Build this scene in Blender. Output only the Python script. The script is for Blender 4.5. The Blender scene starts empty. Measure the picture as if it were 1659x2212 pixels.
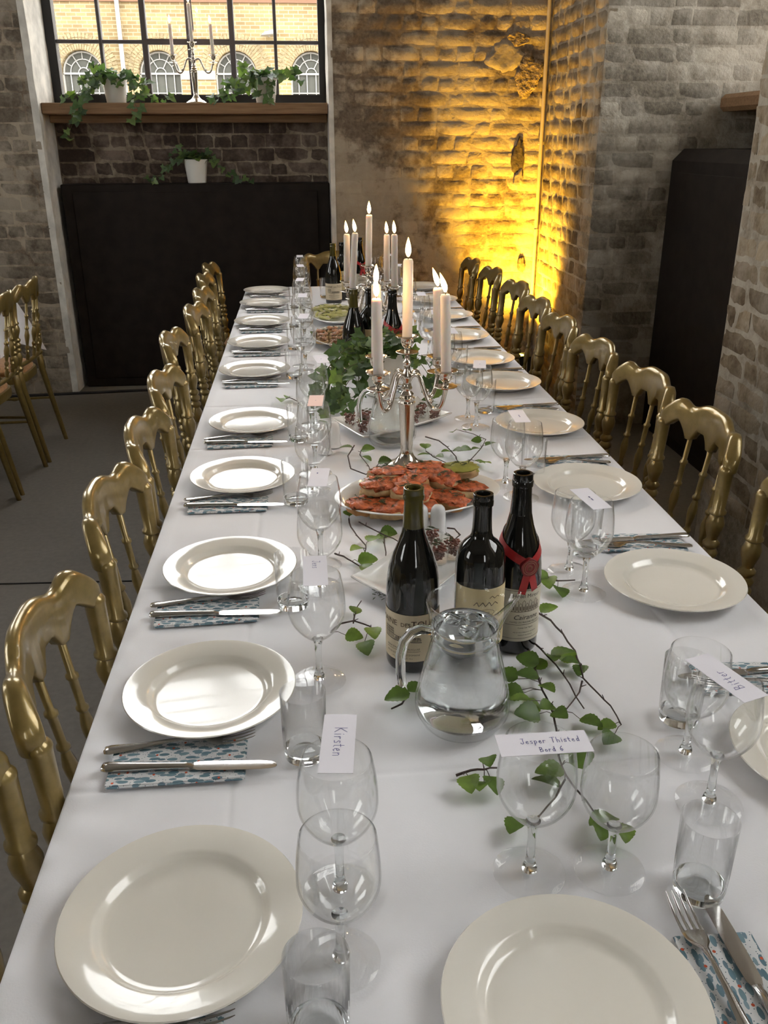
import bpy, math, random
from mathutils import Vector, Matrix, noise
random.seed(7)
PI = math.pi
sc = bpy.context.scene
COL = sc.collection
T = 0.75                      # table top height

# ------------------------------------------------------------------ camera
def make_camera():
    pitch, yaw, roll = 0.40008129, 0.08873902, -0.00349066
    fw = Vector((math.sin(yaw)*math.cos(pitch), math.cos(yaw)*math.cos(pitch), -math.sin(pitch)))
    r = Vector((math.cos(yaw), -math.sin(yaw), 0)); u = r.cross(fw)
    r2 = math.cos(roll)*r + math.sin(roll)*u; u2 = -math.sin(roll)*r + math.cos(roll)*u
    cd = bpy.data.cameras.new('camera'); co = bpy.data.objects.new('camera', cd); COL.objects.link(co)
    m = Matrix((r2, u2, -fw)).transposed().to_4x4(); m.translation = Vector((0, 0, 1.51846))
    co.matrix_world = m
    cd.sensor_fit = 'VERTICAL'; cd.sensor_height = 24.0; cd.lens = 1890/2212*24.0
    cd.clip_start = 0.02; cd.clip_end = 200
    sc.camera = co
make_camera()

# ------------------------------------------------------------------ world, daylight portals, exposure
SKY = 9.2
w = bpy.data.worlds.new('overcast_sky'); sc.world = w; w.use_nodes = True
bg = w.node_tree.nodes['Background']; bg.inputs[0].default_value = (1.0, 0.985, 0.975, 1); bg.inputs[1].default_value = SKY
def portal(loc, rot, sx, sy):
    l = bpy.data.lights.new('window_portal', 'AREA'); l.shape = 'RECTANGLE'; l.size = sx; l.size_y = sy
    l.cycles.is_portal = True
    o = bpy.data.objects.new('window_portal', l); COL.objects.link(o); o.location = loc; o.rotation_euler = rot
WZ0, WZ1 = 1.757, 4.75
for xc in (-0.6575, -3.45): portal((xc, 6.30, (WZ0+WZ1)/2), (-PI/2, 0, 0), 1.70, WZ1-WZ0)
for yc in (-0.55, 3.25): portal((-6.72, yc, (WZ0+WZ1)/2), (0, -PI/2, 0), WZ1-WZ0, 1.70)
for xc in (1.65,): portal((xc, -5.72, (WZ0+WZ1)/2), (PI/2, 0, 0), 1.70, WZ1-WZ0)
for yc in (3.92, 1.16, -1.60): portal((2.62, yc, (WZ0+WZ1)/2), (0, PI/2, 0), WZ1-WZ0, 1.66)
vs = sc.view_settings
vs.view_transform = 'Standard'; vs.look = 'None'; vs.gamma = 1.0; vs.use_curve_mapping = False
vs.exposure = 0.06
cy = sc.cycles
cy.use_denoising = True
cy.use_light_tree = False
cy.max_bounces = 8; cy.diffuse_bounces = 3; cy.glossy_bounces = 3; cy.transmission_bounces = 8; cy.caustics_reflective = False; cy.transparent_max_bounces = 40
cy.sample_clamp_indirect = 6.0; cy.blur_glossy = 1.0
cy.use_adaptive_sampling = True; cy.adaptive_threshold = 0.2; cy.adaptive_min_samples = 20

# ------------------------------------------------------------------ materials
MATS = {}
def newmat(name):
    m = bpy.data.materials.new(name); m.use_nodes = True
    nt = m.node_tree; nt.nodes.clear()
    out = nt.nodes.new('ShaderNodeOutputMaterial')
    MATS[name] = m
    return m, nt, out
def N(nt, typ, **kw):
    n = nt.nodes.new('ShaderNode'+typ)
    for k, v in kw.items():
        if k in n.inputs: n.inputs[k].default_value = v
        else: setattr(n, k, v)
    return n
def c4(c): return (c[0], c[1], c[2], 1)
def ramp(nt, fac, stops):
    r = nt.nodes.new('ShaderNodeValToRGB')
    while len(r.color_ramp.elements) < len(stops): r.color_ramp.elements.new(0.5)
    for e, (p, c) in zip(r.color_ramp.elements, stops): e.position = p; e.color = c4(c)
    nt.links.new(fac, r.inputs[0]); return r.outputs[0]
def mixc(nt, fac, a, b, typ='MIX'):
    m = nt.nodes.new('ShaderNodeMix'); m.data_type = 'RGBA'; m.blend_type = typ
    for i, v in ((0, fac), (6, a), (7, b)):
        if hasattr(v, 'is_linked') or hasattr(v, 'links'): nt.links.new(v, m.inputs[i])
        else: m.inputs[i].default_value = v if i == 0 else c4(v)
    return m.outputs[2]
def pbsdf(nt, out, color=None, rough=0.5, metal=0.0, spec=0.5, **kw):
    b = nt.nodes.new('ShaderNodeBsdfPrincipled')
    if color is not None:
        if hasattr(color, 'links'): nt.links.new(color, b.inputs['Base Color'])
        else: b.inputs['Base Color'].default_value = c4(color)
    if hasattr(rough, 'links'): nt.links.new(rough, b.inputs['Roughness'])
    else: b.inputs['Roughness'].default_value = rough
    b.inputs['Metallic'].default_value = metal
    b.inputs['Specular IOR Level'].default_value = spec
    for k, v in kw.items(): b.inputs[k.replace('_', ' ')].default_value = v
    nt.links.new(b.outputs[0], out.inputs[0]); return b
def bump(nt, b, h, strength=0.3, dist=0.002):
    n = N(nt, 'Bump', Strength=strength, Distance=dist); nt.links.new(h, n.inputs['Height']); nt.links.new(n.outputs[0], b.inputs['Normal'])
def coords(nt, which='Object', scale=(1, 1, 1)):
    t = nt.nodes.new('ShaderNodeTexCoord'); mp = nt.nodes.new('ShaderNodeMapping'); mp.inputs['Scale'].default_value = scale
    nt.links.new(t.outputs[which], mp.inputs[0]); return mp.outputs[0]
def worldpos(nt):
    g = nt.nodes.new('ShaderNodeNewGeometry'); return g.outputs['Position']
def noisetex(nt, vec, scale, detail=4, rough=0.55):
    n = N(nt, 'TexNoise', Scale=scale, Detail=detail, Roughness=rough); nt.links.new(vec, n.inputs['Vector']); return n.outputs[0]
def simple(name, color, rough=0.5, metal=0.0, spec=0.5, nscale=None, namt=0.25, bumps=None, **kw):
    m, nt, out = newmat(name)
    if nscale:
        f = noisetex(nt, coords(nt), nscale)
        lo = tuple(c*(1-namt) for c in color); hi = tuple(min(1, c*(1+namt)) for c in color)
        col = ramp(nt, f, [(0.3, lo), (0.7, hi)])
        b = pbsdf(nt, out, col, rough, metal, spec, **kw)
        if bumps: bump(nt, b, f, *bumps)
    else: b = pbsdf(nt, out, color, rough, metal, spec, **kw)
    return m
def wallmat(name, paint, paint2, bare, lo=0.45, hi=0.56, big=1.6, tl=0.72, th=1.15):
    """old painted brick: paint with flaked patches of bare dark brick, a tint of its own for every brick"""
    m, nt, out = newmat(name)
    p = worldpos(nt)
    n1 = noisetex(nt, p, big, 5, 0.68); n2 = noisetex(nt, p, 7.0, 5, 0.7); n3 = noisetex(nt, p, 55.0, 2, 0.6)
    add = N(nt, 'Math', operation='ADD'); nt.links.new(n1, add.inputs[0])
    ml = N(nt, 'Math', operation='MULTIPLY'); ml.inputs[1].default_value = 0.75; nt.links.new(n2, ml.inputs[0]); nt.links.new(ml.outputs[0], add.inputs[1])
    oi = nt.nodes.new('ShaderNodeObjectInfo')
    mr = N(nt, 'Math', operation='MULTIPLY'); mr.inputs[1].default_value = 0.10; nt.links.new(oi.outputs['Random'], mr.inputs[0])
    ad2 = N(nt, 'Math', operation='ADD'); nt.links.new(add.outputs[0], ad2.inputs[0]); nt.links.new(mr.outputs[0], ad2.inputs[1])
    fl = N(nt, 'MapRange'); fl.inputs[1].default_value = lo+0.42; fl.inputs[2].default_value = hi+0.42; nt.links.new(ad2.outputs[0], fl.inputs[0])
    pc = ramp(nt, n2, [(0.3, paint2), (0.62, paint)])
    bc = ramp(nt, n3, [(0.3, tuple(c*0.6 for c in bare)), (0.7, bare)])
    col = mixc(nt, fl.outputs[0], bc, pc)
    tint = N(nt, 'MapRange'); tint.inputs[3].default_value = tl; tint.inputs[4].default_value = th; nt.links.new(oi.outputs['Random'], tint.inputs[0])
    cmb = nt.nodes.new('ShaderNodeCombineColor')
    for i in range(3): nt.links.new(tint.outputs[0], cmb.inputs[i])
    col = mixc(nt, 1.0, col, cmb.outputs[0], 'MULTIPLY')
    b = pbsdf(nt, out, col, 0.85, 0, 0.25)
    hh = N(nt, 'Math', operation='ADD'); nt.links.new(n2, hh.inputs[0]); nt.links.new(n3, hh.inputs[1])
    bump(nt, b, hh.outputs[0], 0.45, 0.008)
    return m
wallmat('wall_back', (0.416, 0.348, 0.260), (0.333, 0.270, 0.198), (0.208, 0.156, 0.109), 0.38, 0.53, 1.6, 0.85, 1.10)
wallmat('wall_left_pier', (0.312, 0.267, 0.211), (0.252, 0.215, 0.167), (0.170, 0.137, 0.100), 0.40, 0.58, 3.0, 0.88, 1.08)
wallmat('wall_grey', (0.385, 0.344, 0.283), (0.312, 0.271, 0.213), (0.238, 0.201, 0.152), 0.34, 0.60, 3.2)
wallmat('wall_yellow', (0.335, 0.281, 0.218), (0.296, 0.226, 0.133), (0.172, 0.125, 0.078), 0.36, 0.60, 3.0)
wallmat('wall_apron', (0.234, 0.180, 0.144), (0.171, 0.126, 0.099), (0.090, 0.063, 0.050), 0.40, 0.6)
simple('mortar', (0.36, 0.32, 0.27), 0.95, nscale=40, namt=0.35, bumps=(0.5, 0.006))
simple('mortar_dark', (0.20, 0.165, 0.13), 0.95, nscale=40, namt=0.35, bumps=(0.5, 0.006))
simple('reveal_plaster', (0.62, 0.59, 0.53), 0.8, nscale=9, namt=0.25, bumps=(0.5, 0.01))
simple('plain_wall', (0.34, 0.30, 0.25), 0.9, nscale=4, namt=0.3)
simple('ceiling_paint', (0.55, 0.53, 0.50), 0.9, nscale=2, namt=0.15)
def floormat():
    m, nt, out = newmat('floor')
    p = worldpos(nt); a = noisetex(nt, p, 1.3, 6, 0.6); b2 = noisetex(nt, p, 45, 4, 0.6)
    col = mixc(nt, 0.35, ramp(nt, a, [(0.3, (0.135, 0.121, 0.103)), (0.7, (0.195, 0.176, 0.152))]), ramp(nt, b2, [(0.3, (0.125, 0.112, 0.096)), (0.7, (0.22, 0.20, 0.172))]))
    b = pbsdf(nt, out, col, 0.7, 0, 0.3); bump(nt, b, b2, 0.15, 0.002)
floormat()
simple('black_panel', (0.0165, 0.0125, 0.0105), 0.65, spec=0.16, nscale=12, namt=0.3)
simple('black_frame', (0.012, 0.012, 0.014), 0.5)
simple('steel_muntin', (0.09, 0.08, 0.085), 0.55)
def woodmat(name, c1, c2):
    m, nt, out = newmat(name)
    f = noisetex(nt, coords(nt, 'Object', (1.5, 22, 30)), 3.0, 6, 0.6)
    b = pbsdf(nt, out, ramp(nt, f, [(0.3, c1), (0.7, c2)]), 0.6, 0, 0.3); bump(nt, b, f, 0.2, 0.002)
woodmat('sill_wood', (0.19, 0.105, 0.05), (0.30, 0.18, 0.095))
woodmat('table_wood', (0.20, 0.12, 0.06), (0.32, 0.20, 0.11))
def goldmat():
    m, nt, out = newmat('gold_paint')
    f = noisetex(nt, coords(nt), 60, 3); g = noisetex(nt, coords(nt), 5, 3)
    col = mixc(nt, 0.5, ramp(nt, f, [(0.35, (0.205, 0.143, 0.043)), (0.65, (0.29, 0.205, 0.068))]), ramp(nt, g, [(0.3, (0.20, 0.142, 0.042)), (0.7, (0.30, 0.215, 0.072))]))
    b = pbsdf(nt, out, col, 0.30, 0.55, 0.5, Coat_Weight=0.6, Coat_Roughness=0.07); bump(nt, b, f, 0.08, 0.001)
goldmat()
simple('seat_velvet', (0.42, 0.21, 0.075), 0.9, nscale=50, namt=0.2, Sheen_Weight=0.3)
def clothmat():
    m, nt, out = newmat('white_cloth')
    f = noisetex(nt, coords(nt, 'Object', (1, 1, 1)), 420, 2)
    g = noisetex(nt, coords(nt), 3.5, 4)
    b = pbsdf(nt, out, (0.86, 0.855, 0.885), 0.8, 0, 0.25, Sheen_Weight=0.15)
    h = N(nt, 'Math', operation='MULTIPLY_ADD'); h.inputs[1].default_value = 8.0; nt.links.new(g, h.inputs[0]); nt.links.new(f, h.inputs[2])
    bump(nt, b, h.outputs[0], 0.12, 0.0012)
clothmat()
simple('china_cream', (0.84, 0.802, 0.725), 0.14, spec=0.55, Coat_Weight=0.5, Coat_Roughness=0.04)
simple('china_white', (0.84, 0.84, 0.815), 0.12, spec=0.55, Coat_Weight=0.4, Coat_Roughness=0.04)
simple('pot_white', (0.70, 0.68, 0.63), 0.35, spec=0.5)
simple('soil', (0.05, 0.035, 0.025), 0.95, nscale=60, namt=0.4)
simple('steel', (0.55, 0.54, 0.53), 0.16, metal=1.0)
simple('silver', (0.66, 0.61, 0.54), 0.13, metal=1.0)
simple('wax', (0.74, 0.67, 0.60), 0.45, spec=0.4, Subsurface_Weight=0.35, Subsurface_Radius=(0.012, 0.006, 0.003), Subsurface_Scale=1.0)
simple('wick', (0.02, 0.015, 0.012), 0.9)
simple('paper', (0.80, 0.78, 0.84), 0.7, spec=0.2)
simple('paper_pink', (0.86, 0.66, 0.63), 0.7, spec=0.2)
simple('ink_blue', (0.10, 0.10, 0.30), 0.7)
simple('ink_black', (0.035, 0.03, 0.03), 0.7)
simple('ink_brown', (0.075, 0.045, 0.03), 0.7)
simple('label_cream', (0.60, 0.51, 0.36), 0.6, spec=0.3, nscale=20, namt=0.06)
simple('label_yellow', (0.66, 0.54, 0.31), 0.6, spec=0.3, nscale=20, namt=0.05)
simple('label_white', (0.62, 0.57, 0.46), 0.6, spec=0.3, nscale=20, namt=0.06)
simple('bottle_dark', (0.0045, 0.0050, 0.0045), 0.06, spec=0.6, Coat_Weight=0.3, Coat_Roughness=0.03)
simple('bottle_olive', (0.060, 0.050, 0.010), 0.08, spec=0.6, Coat_Weight=0.3, Coat_Roughness=0.03)
simple('ribbon_red', (0.42, 0.012, 0.014), 0.35, spec=0.5, Sheen_Weight=0.2)
simple('seal_red', (0.20, 0.012, 0.015), 0.3)
simple('seal_gold', (0.55, 0.33, 0.20), 0.35, metal=0.6)
def leafmat(name, c1, c2, c3):
    m, nt, out = newmat(name)
    oi = nt.nodes.new('ShaderNodeObjectInfo')
    col = ramp(nt, oi.outputs['Random'], [(0.0, c1), (0.6, c2), (1.0, c3)])
    f = noisetex(nt, coords(nt), 70, 3)
    col = mixc(nt, 1.0, col, ramp(nt, f, [(0.3, (0.75, 0.75, 0.75)), (0.7, (1.15, 1.15, 1.15))]), 'MULTIPLY')
    b = nt.nodes.new('ShaderNodeBsdfPrincipled'); nt.links.new(col, b.inputs['Base Color']); b.inputs['Roughness'].default_value = 0.42
    t = nt.nodes.new('ShaderNodeBsdfTranslucent'); nt.links.new(mixc(nt, 1.0, col, (1.5, 1.7, 0.7), 'MULTIPLY'), t.inputs[0])
    mx = nt.nodes.new('ShaderNodeMixShader'); mx.inputs[0].default_value = 0.35
    nt.links.new(b.outputs[0], mx.inputs[1]); nt.links.new(t.outputs[0], mx.inputs[2]); nt.links.new(mx.outputs[0], out.inputs[0])
leafmat('birch_leaf', (0.075, 0.130, 0.030), (0.115, 0.185, 0.040), (0.17, 0.25, 0.055))
leafmat('ivy_leaf', (0.050, 0.090, 0.042), (0.085, 0.145, 0.060), (0.16, 0.23, 0.07))
simple('twig', (0.065, 0.042, 0.036), 0.7, nscale=60, namt=0.3)
simple('vine_stem', (0.09, 0.10, 0.04), 0.7)
simple('bread', (0.52, 0.35, 0.17), 0.85, nscale=45, namt=0.25, bumps=(0.5, 0.004))
simple('bread_crust', (0.40, 0.20, 0.07), 0.8, nscale=30, namt=0.3, bumps=(0.5, 0.004))
simple('salmon', (0.46, 0.105, 0.036), 0.25, nscale=60, namt=0.7, bumps=(0.9, 0.010))
simple('salmon_pale', (0.46, 0.23, 0.12), 0.4, nscale=40, namt=0.35, bumps=(0.6, 0.005))
simple('tartare', (0.25, 0.10, 0.075), 0.35, nscale=70, namt=0.5, bumps=(0.8, 0.006))
simple('dill', (0.05, 0.075, 0.025), 0.7)
simple('avocado', (0.33, 0.32, 0.06), 0.5, nscale=30, namt=0.2)
simple('endive', (0.62, 0.60, 0.26), 0.45, nscale=25, namt=0.15)
simple('cream_cheese', (0.72, 0.66, 0.48), 0.6, nscale=60, namt=0.15)
simple('porcelain_shaker', (0.74, 0.74, 0.74), 0.12, spec=0.55, Coat_Weight=0.4, Coat_Roughness=0.04)
simple('rubber_black', (0.012, 0.012, 0.012), 0.6)
simple('lamp_black', (0.02, 0.02, 0.022), 0.5)
simple('conduit', (0.45, 0.37, 0.26), 0.6)
def thin_glass(name, tint, f0=1.5, edge=0.66):
    m, nt, out = newmat(name)
    fr = N(nt, 'Fresnel', IOR=f0); ge = nt.nodes.new('ShaderNodeNewGeometry')
    mr = N(nt, 'MapRange'); mr.inputs[3].default_value = f0; mr.inputs[4].default_value = 1/f0; nt.links.new(ge.outputs['Backfacing'], mr.inputs[0]); nt.links.new(mr.outputs[0], fr.inputs[0])
    lw = N(nt, 'LayerWeight', Blend=0.5); tr = N(nt, 'BsdfTransparent'); nt.links.new(ramp(nt, lw.outputs['Facing'], [(0.0, tint), (0.72, tuple(c*0.985 for c in tint)), (0.93, tuple(c*edge for c in tint)), (1.0, tuple(c*edge*0.55 for c in tint))]), tr.inputs[0]); gl = N(nt, 'BsdfGlossy', Roughness=0.015); gl.inputs[0].default_value = (1, 1, 1, 1)
    mx = nt.nodes.new('ShaderNodeMixShader'); nt.links.new(fr.outputs[0], mx.inputs[0]); nt.links.new(tr.outputs[0], mx.inputs[1]); nt.links.new(gl.outputs[0], mx.inputs[2])
    nt.links.new(mx.outputs[0], out.inputs[0])
thin_glass('thin_glass', (0.985, 0.988, 0.988))
thin_glass('foot_glass', (0.992, 0.994, 0.994), 1.45, 0.85)
thin_glass('window_glass', (0.97, 0.98, 0.975), 1.5, 0.95)
def solid_glass(name, col, ior):
    m, nt, out = newmat(name)
    g = N(nt, 'BsdfGlass', IOR=ior, Roughness=0.0); g.inputs['Color'].default_value = c4(col); nt.links.new(g.outputs[0], out.inputs[0])
solid_glass('solid_glass', (0.97, 0.98, 0.98), 1.48)
solid_glass('water', (0.97, 0.985, 0.985), 1.33)
def flamemat():
    m, nt, out = newmat('flame')
    g = coords(nt, 'Generated'); sep = nt.nodes.new('ShaderNodeSeparateXYZ'); nt.links.new(g, sep.inputs[0])
    col = ramp(nt, sep.outputs[2], [(0.0, (1.0, 0.55, 0.2)), (0.3, (1.0, 0.80, 0.45)), (0.75, (1.0, 0.70, 0.28)), (1.0, (1.0, 0.42, 0.08))])
    e = N(nt, 'Emission', Strength=7.0); nt.links.new(col, e.inputs[0])
    t = nt.nodes.new('ShaderNodeBsdfTransparent'); a = nt.nodes.new('ShaderNodeAddShader')
    nt.links.new(e.outputs[0], a.inputs[0]); nt.links.new(t.outputs[0], a.inputs[1]); nt.links.new(a.outputs[0], out.inputs[0])
flamemat()
MATS['flame'].cycles.emission_sampling = 'NONE'
def emitmat(name, col, st):
    m, nt, out = newmat(name); e = N(nt, 'Emission', Strength=st); e.inputs[0].default_value = c4(col); nt.links.new(e.outputs[0], out.inputs[0])
emitmat('lamp_lens', (1.0, 0.72, 0.10), 9.0); MATS['lamp_lens'].cycles.emission_sampling = 'NONE'
def napkinmat():
    m, nt, out = newmat('napkin_print')
    v = coords(nt, 'Object')
    def layer(rot, sc_, off, lim):
        mp = nt.nodes.new('ShaderNodeMapping'); mp.inputs['Rotation'].default_value = (0, 0, rot); mp.inputs['Scale'].default_value = (sc_[0], sc_[1], 1); mp.inputs['Location'].default_value = (off, off*0.7, 0)
        nt.links.new(v, mp.inputs[0])
        vo = N(nt, 'TexVoronoi', Scale=1.0, Randomness=0.75); vo.voronoi_dimensions = '2D'; nt.links.new(mp.outputs[0], vo.inputs['Vector'])
        th = N(nt, 'Math', operation='LESS_THAN'); th.inputs[1].default_value = lim; nt.links.new(vo.outputs['Distance'], th.inputs[0])
        return th.outputs[0], vo.outputs['Color']
    a, ca = layer(0.6, (44, 108), 0.0, 0.31); b, cb = layer(-0.8, (48, 112), 5.3, 0.24); d, cd = layer(0.2, (34, 34), 9.1, 0.06); e, ce = layer(0.0, (170, 170), 3.0, 0.10)
    base = (0.74, 0.75, 0.76)
    blue = ramp(nt, ca, [(0.0, (0.11, 0.20, 0.255)), (1.0, (0.25, 0.37, 0.42))]); blue2 = ramp(nt, cb, [(0.0, (0.13, 0.20, 0.26)), (1.0, (0.30, 0.42, 0.48))])
    col = mixc(nt, e, base, (0.10, 0.16, 0.2)); col = mixc(nt, b, col, blue2); col = mixc(nt, a, col, blue); col = mixc(nt, d, col, (0.62, 0.12, 0.06))
    pbsdf(nt, out, col, 0.8, 0, 0.2)
napkinmat()
def facademat():
    m, nt, out = newmat('facade_brick')
    p = worldpos(nt); sp = nt.nodes.new('ShaderNodeSeparateXYZ'); nt.links.new(p, sp.inputs[0])
    cb = nt.nodes.new('ShaderNodeCombineXYZ'); nt.links.new(sp.outputs[0], cb.inputs[0]); nt.links.new(sp.outputs[2], cb.inputs[1])
    br = N(nt, 'TexBrick', Scale=1.0); br.inputs['Brick Width'].default_value = 0.25; br.inputs['Row Height'].default_value = 0.088; br.inputs['Mortar Size'].default_value = 0.009
    br.inputs['Color1'].default_value = (0.27, 0.205, 0.108, 1); br.inputs['Color2'].default_value = (0.185, 0.135, 0.070, 1); br.inputs['Mortar'].default_value = (0.34, 0.295, 0.205, 1)
    nt.links.new(cb.outputs[0], br.inputs[0])
    n = noisetex(nt, p, 0.7, 5)
    col = mixc(nt, 1.0, br.outputs[0], ramp(nt, n, [(0.3, (0.75, 0.72, 0.68)), (0.7, (1.2, 1.15, 1.05))]), 'MULTIPLY')
    pbsdf(nt, out, col, 0.9, 0, 0.2)
facademat()
simple('facade_voussoir', (0.215, 0.165, 0.09), 0.9, nscale=6, namt=0.3)
simple('facade_red', (0.16, 0.085, 0.05), 0.9)
simple('facade_white', (0.36, 0.345, 0.32), 0.6)
simple('facade_glass', (0.075, 0.075, 0.065), 0.6, spec=0.08)
simple('ground_outside', (0.30, 0.28, 0.25), 0.9, nscale=0.5, namt=0.2)

# ------------------------------------------------------------------ mesh helpers
class MB:
    def __init__(s): s.v = []; s.f = []
    def add(s, vs, fs):
        o = len(s.v); s.v += [tuple(v) for v in vs]; s.f += [tuple(i+o for i in f) for f in fs]; return s
    def box(s, x0, x1, y0, y1, z0, z1):
        v = [(x, y, z) for z in (z0, z1) for y in (y0, y1) for x in (x0, x1)]
        return s.add(v, [(0, 2, 3, 1), (4, 5, 7, 6), (0, 1, 5, 4), (2, 6, 7, 3), (0, 4, 6, 2), (1, 3, 7, 5)])
    def bbox(s, x0, x1, y0, y1, z0, z1, b):
        """box with chamfered edges"""
        xs, ys, zs = (x0, x1), (y0, y1), (z0, z1); v = []; idx = {}
        for i in (0, 1):
            for j in (0, 1):
                for k in (0, 1):
                    sx, sy, sz = (1 if i == 0 else -1), (1 if j == 0 else -1), (1 if k == 0 else -1)
                    for a in range(3):
                        p = [xs[i]+sx*b, ys[j]+sy*b, zs[k]+sz*b]; p[a] -= (sx, sy, sz)[a]*b
                        idx[(i, j, k, a)] = len(v); v.append(tuple(p))
        f = []
        for a in range(3):
            o = [q for q in range(3) if q != a]
            for e in (0, 1):
                def key(p, q):
                    t = [0, 0, 0]; t[a] = e; t[o[0]] = p; t[o[1]] = q; return idx[(t[0], t[1], t[2], a)]
                f.append((key(0, 0), key(1, 0), key(1, 1), key(0, 1)))
        for a in range(3):          # edges along axis a
            o = [q for q in range(3) if q != a]
            for p in (0, 1):
                for q in (0, 1):
                    def key(e, face):
                        t = [0, 0, 0]; t[a] = e; t[o[0]] = p; t[o[1]] = q; return idx[(t[0], t[1], t[2], face)]
                    f.append((key(0, o[0]), key(0, o[1]), key(1, o[1]), key(1, o[0])))
        for i in (0, 1):
            for j in (0, 1):
                for k in (0, 1): f.append((idx[(i, j, k, 0)], idx[(i, j, k, 1)], idx[(i, j, k, 2)]))
        return s.add(v, f)
    def lathe(s, prof, n=32, c=(0, 0, 0), axis=None, closed=False):
        """prof: (r,z) list; axis: optional function mapping z to an (x,y) offset"""
        v = []; f = []; m = len(prof)
        for (r, z) in prof:
            ox, oy = axis(z) if axis else (0, 0)
            for k in range(n):
                a = 2*PI*k/n; v.append((c[0]+ox+r*math.cos(a), c[1]+oy+r*math.sin(a), c[2]+z))
        for i in range(m-1 if not closed else m):
            j = (i+1) % m
            for k in range(n): f.append((i*n+k, i*n+(k+1) % n, j*n+(k+1) % n, j*n+k))
        if not closed:
            if prof[0][0] > 1e-5: f.append(tuple(range(n-1, -1, -1)))
            if prof[-1][0] > 1e-5: f.append(tuple((m-1)*n+k for k in range(n)))
        return s.add(v, f)
    def tube(s, pts, rad, n=8, caps=True):
        pts = [Vector(p) for p in pts]; m = len(pts)
        rs = rad if isinstance(rad, (list, tuple)) else [rad]*m
        v = []; f = []; up = Vector((0, 0, 1)); prev = None
        for i, p in enumerate(pts):
            t = (pts[min(i+1, m-1)]-pts[max(i-1, 0)]).normalized()
            if prev is None:
                a = up if abs(t.z) < 0.9 else Vector((1, 0, 0)); x = t.cross(a).normalized()
            else:
                x = prev-t*prev.dot(t); x = x.normalized() if x.length > 1e-6 else t.cross(up).normalized()
            prev = x; y = t.cross(x)
            for k in range(n):
                a = 2*PI*k/n; v.append(p+x*rs[i]*math.cos(a)+y*rs[i]*math.sin(a))
        for i in range(m-1):
            for k in range(n): f.append((i*n+k, i*n+(k+1) % n, (i+1)*n+(k+1) % n, (i+1)*n+k))
        if caps: f.append(tuple(range(n-1, -1, -1))); f.append(tuple((m-1)*n+k for k in range(n)))
        return s.add(v, f)
    def loft(s, rings, caps=True):
        n = len(rings[0]); v = [p for r in rings for p in r]; f = []
        for i in range(len(rings)-1):
            for k in range(n): f.append((i*n+k, i*n+(k+1) % n, (i+1)*n+(k+1) % n, (i+1)*n+k))
        if caps: f.append(tuple(range(n-1, -1, -1))); f.append(tuple((len(rings)-1)*n+k for k in range(n)))
        return s.add(v, f)
    def blob(s, c, r, seed=0, amp=0.15, freq=2.0, nu=14, nv=9, sq=1.0):
        v = []; f = []
        for j in range(nv+1):
            th = PI*j/nv
            for i in range(nu):
                ph = 2*PI*i/nu
                d = Vector((math.sin(th)*math.cos(ph), math.sin(th)*math.sin(ph), math.cos(th)))
                if sq != 1.0: d = Vector([math.copysign(abs(q)**sq, q) for q in d])
                k = 1+amp*noise.noise(d*freq+Vector((seed*3.7, seed*1.3, seed)))*2
                v.append((c[0]+d.x*r[0]*k, c[1]+d.y*r[1]*k, c[2]+d.z*r[2]*k))
        for j in range(nv):
            for i in range(nu): f.append((j*nu+i, (j+1)*nu+i, (j+1)*nu+(i+1) % nu, j*nu+(i+1) % nu))
        return s.add(v, f)
    def mesh(s, name, mat, smooth=None):
        me = bpy.data.meshes.new(name); me.from_pydata(s.v, [], s.f); me.validate(clean_customdata=False)
        if mat: me.materials.append(MATS[mat])
        if smooth is not None:
            me.polygons.foreach_set('use_smooth', [True]*len(me.polygons))
            me.set_sharp_from_angle(angle=math.radians(smooth))
        me.update(); return me
    def build(s, name, mat, parent=None, smooth=40):
        return link(name, s.mesh(name, mat, smooth), parent)
def fixn(me):
    import bmesh
    bm = bmesh.new(); bm.from_mesh(me); bmesh.ops.remove_doubles(bm, verts=bm.verts, dist=1e-6); bmesh.ops.recalc_face_normals(bm, faces=bm.faces); bm.to_mesh(me); bm.free()
def link(name, data, parent=None, loc=None, rot=None):
    o = bpy.data.objects.new(name, data); COL.objects.link(o)
    if parent is not None: o.parent = parent
    if loc is not None: o.location = loc
    if rot is not None: o.rotation_euler = rot
    return o
def tag(o, label=None, cat=None, group=None, kind=None):
    if label: o['label'] = label
    if cat: o['category'] = cat
    if group: o['group'] = group
    if kind: o['kind'] = kind
    return o
def thing(name, label, cat, loc=(0, 0, 0), rz=0.0, group=None):
    o = bpy.data.objects.new(name, None); COL.objects.link(o); o.empty_display_size = 0.05
    o.location = loc; o.rotation_euler = (0, 0, rz)
    return tag(o, label, cat, group)
KIDS = {}
def copy_tree(o, parent=None):
    c = o.copy(); COL.objects.link(c); c.parent = parent
    for ch in list(o.children): copy_tree(ch, c)
    return c
def struct(name, mb, mat, parent=None, smooth=None, label=None):
    o = mb.build(name, mat, parent, smooth)
    if parent is None: o['kind'] = 'structure'
    if label: o['label'] = label
    return o
ORD = 'first second third fourth fifth sixth seventh eighth ninth tenth eleventh twelfth'.split()

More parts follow.
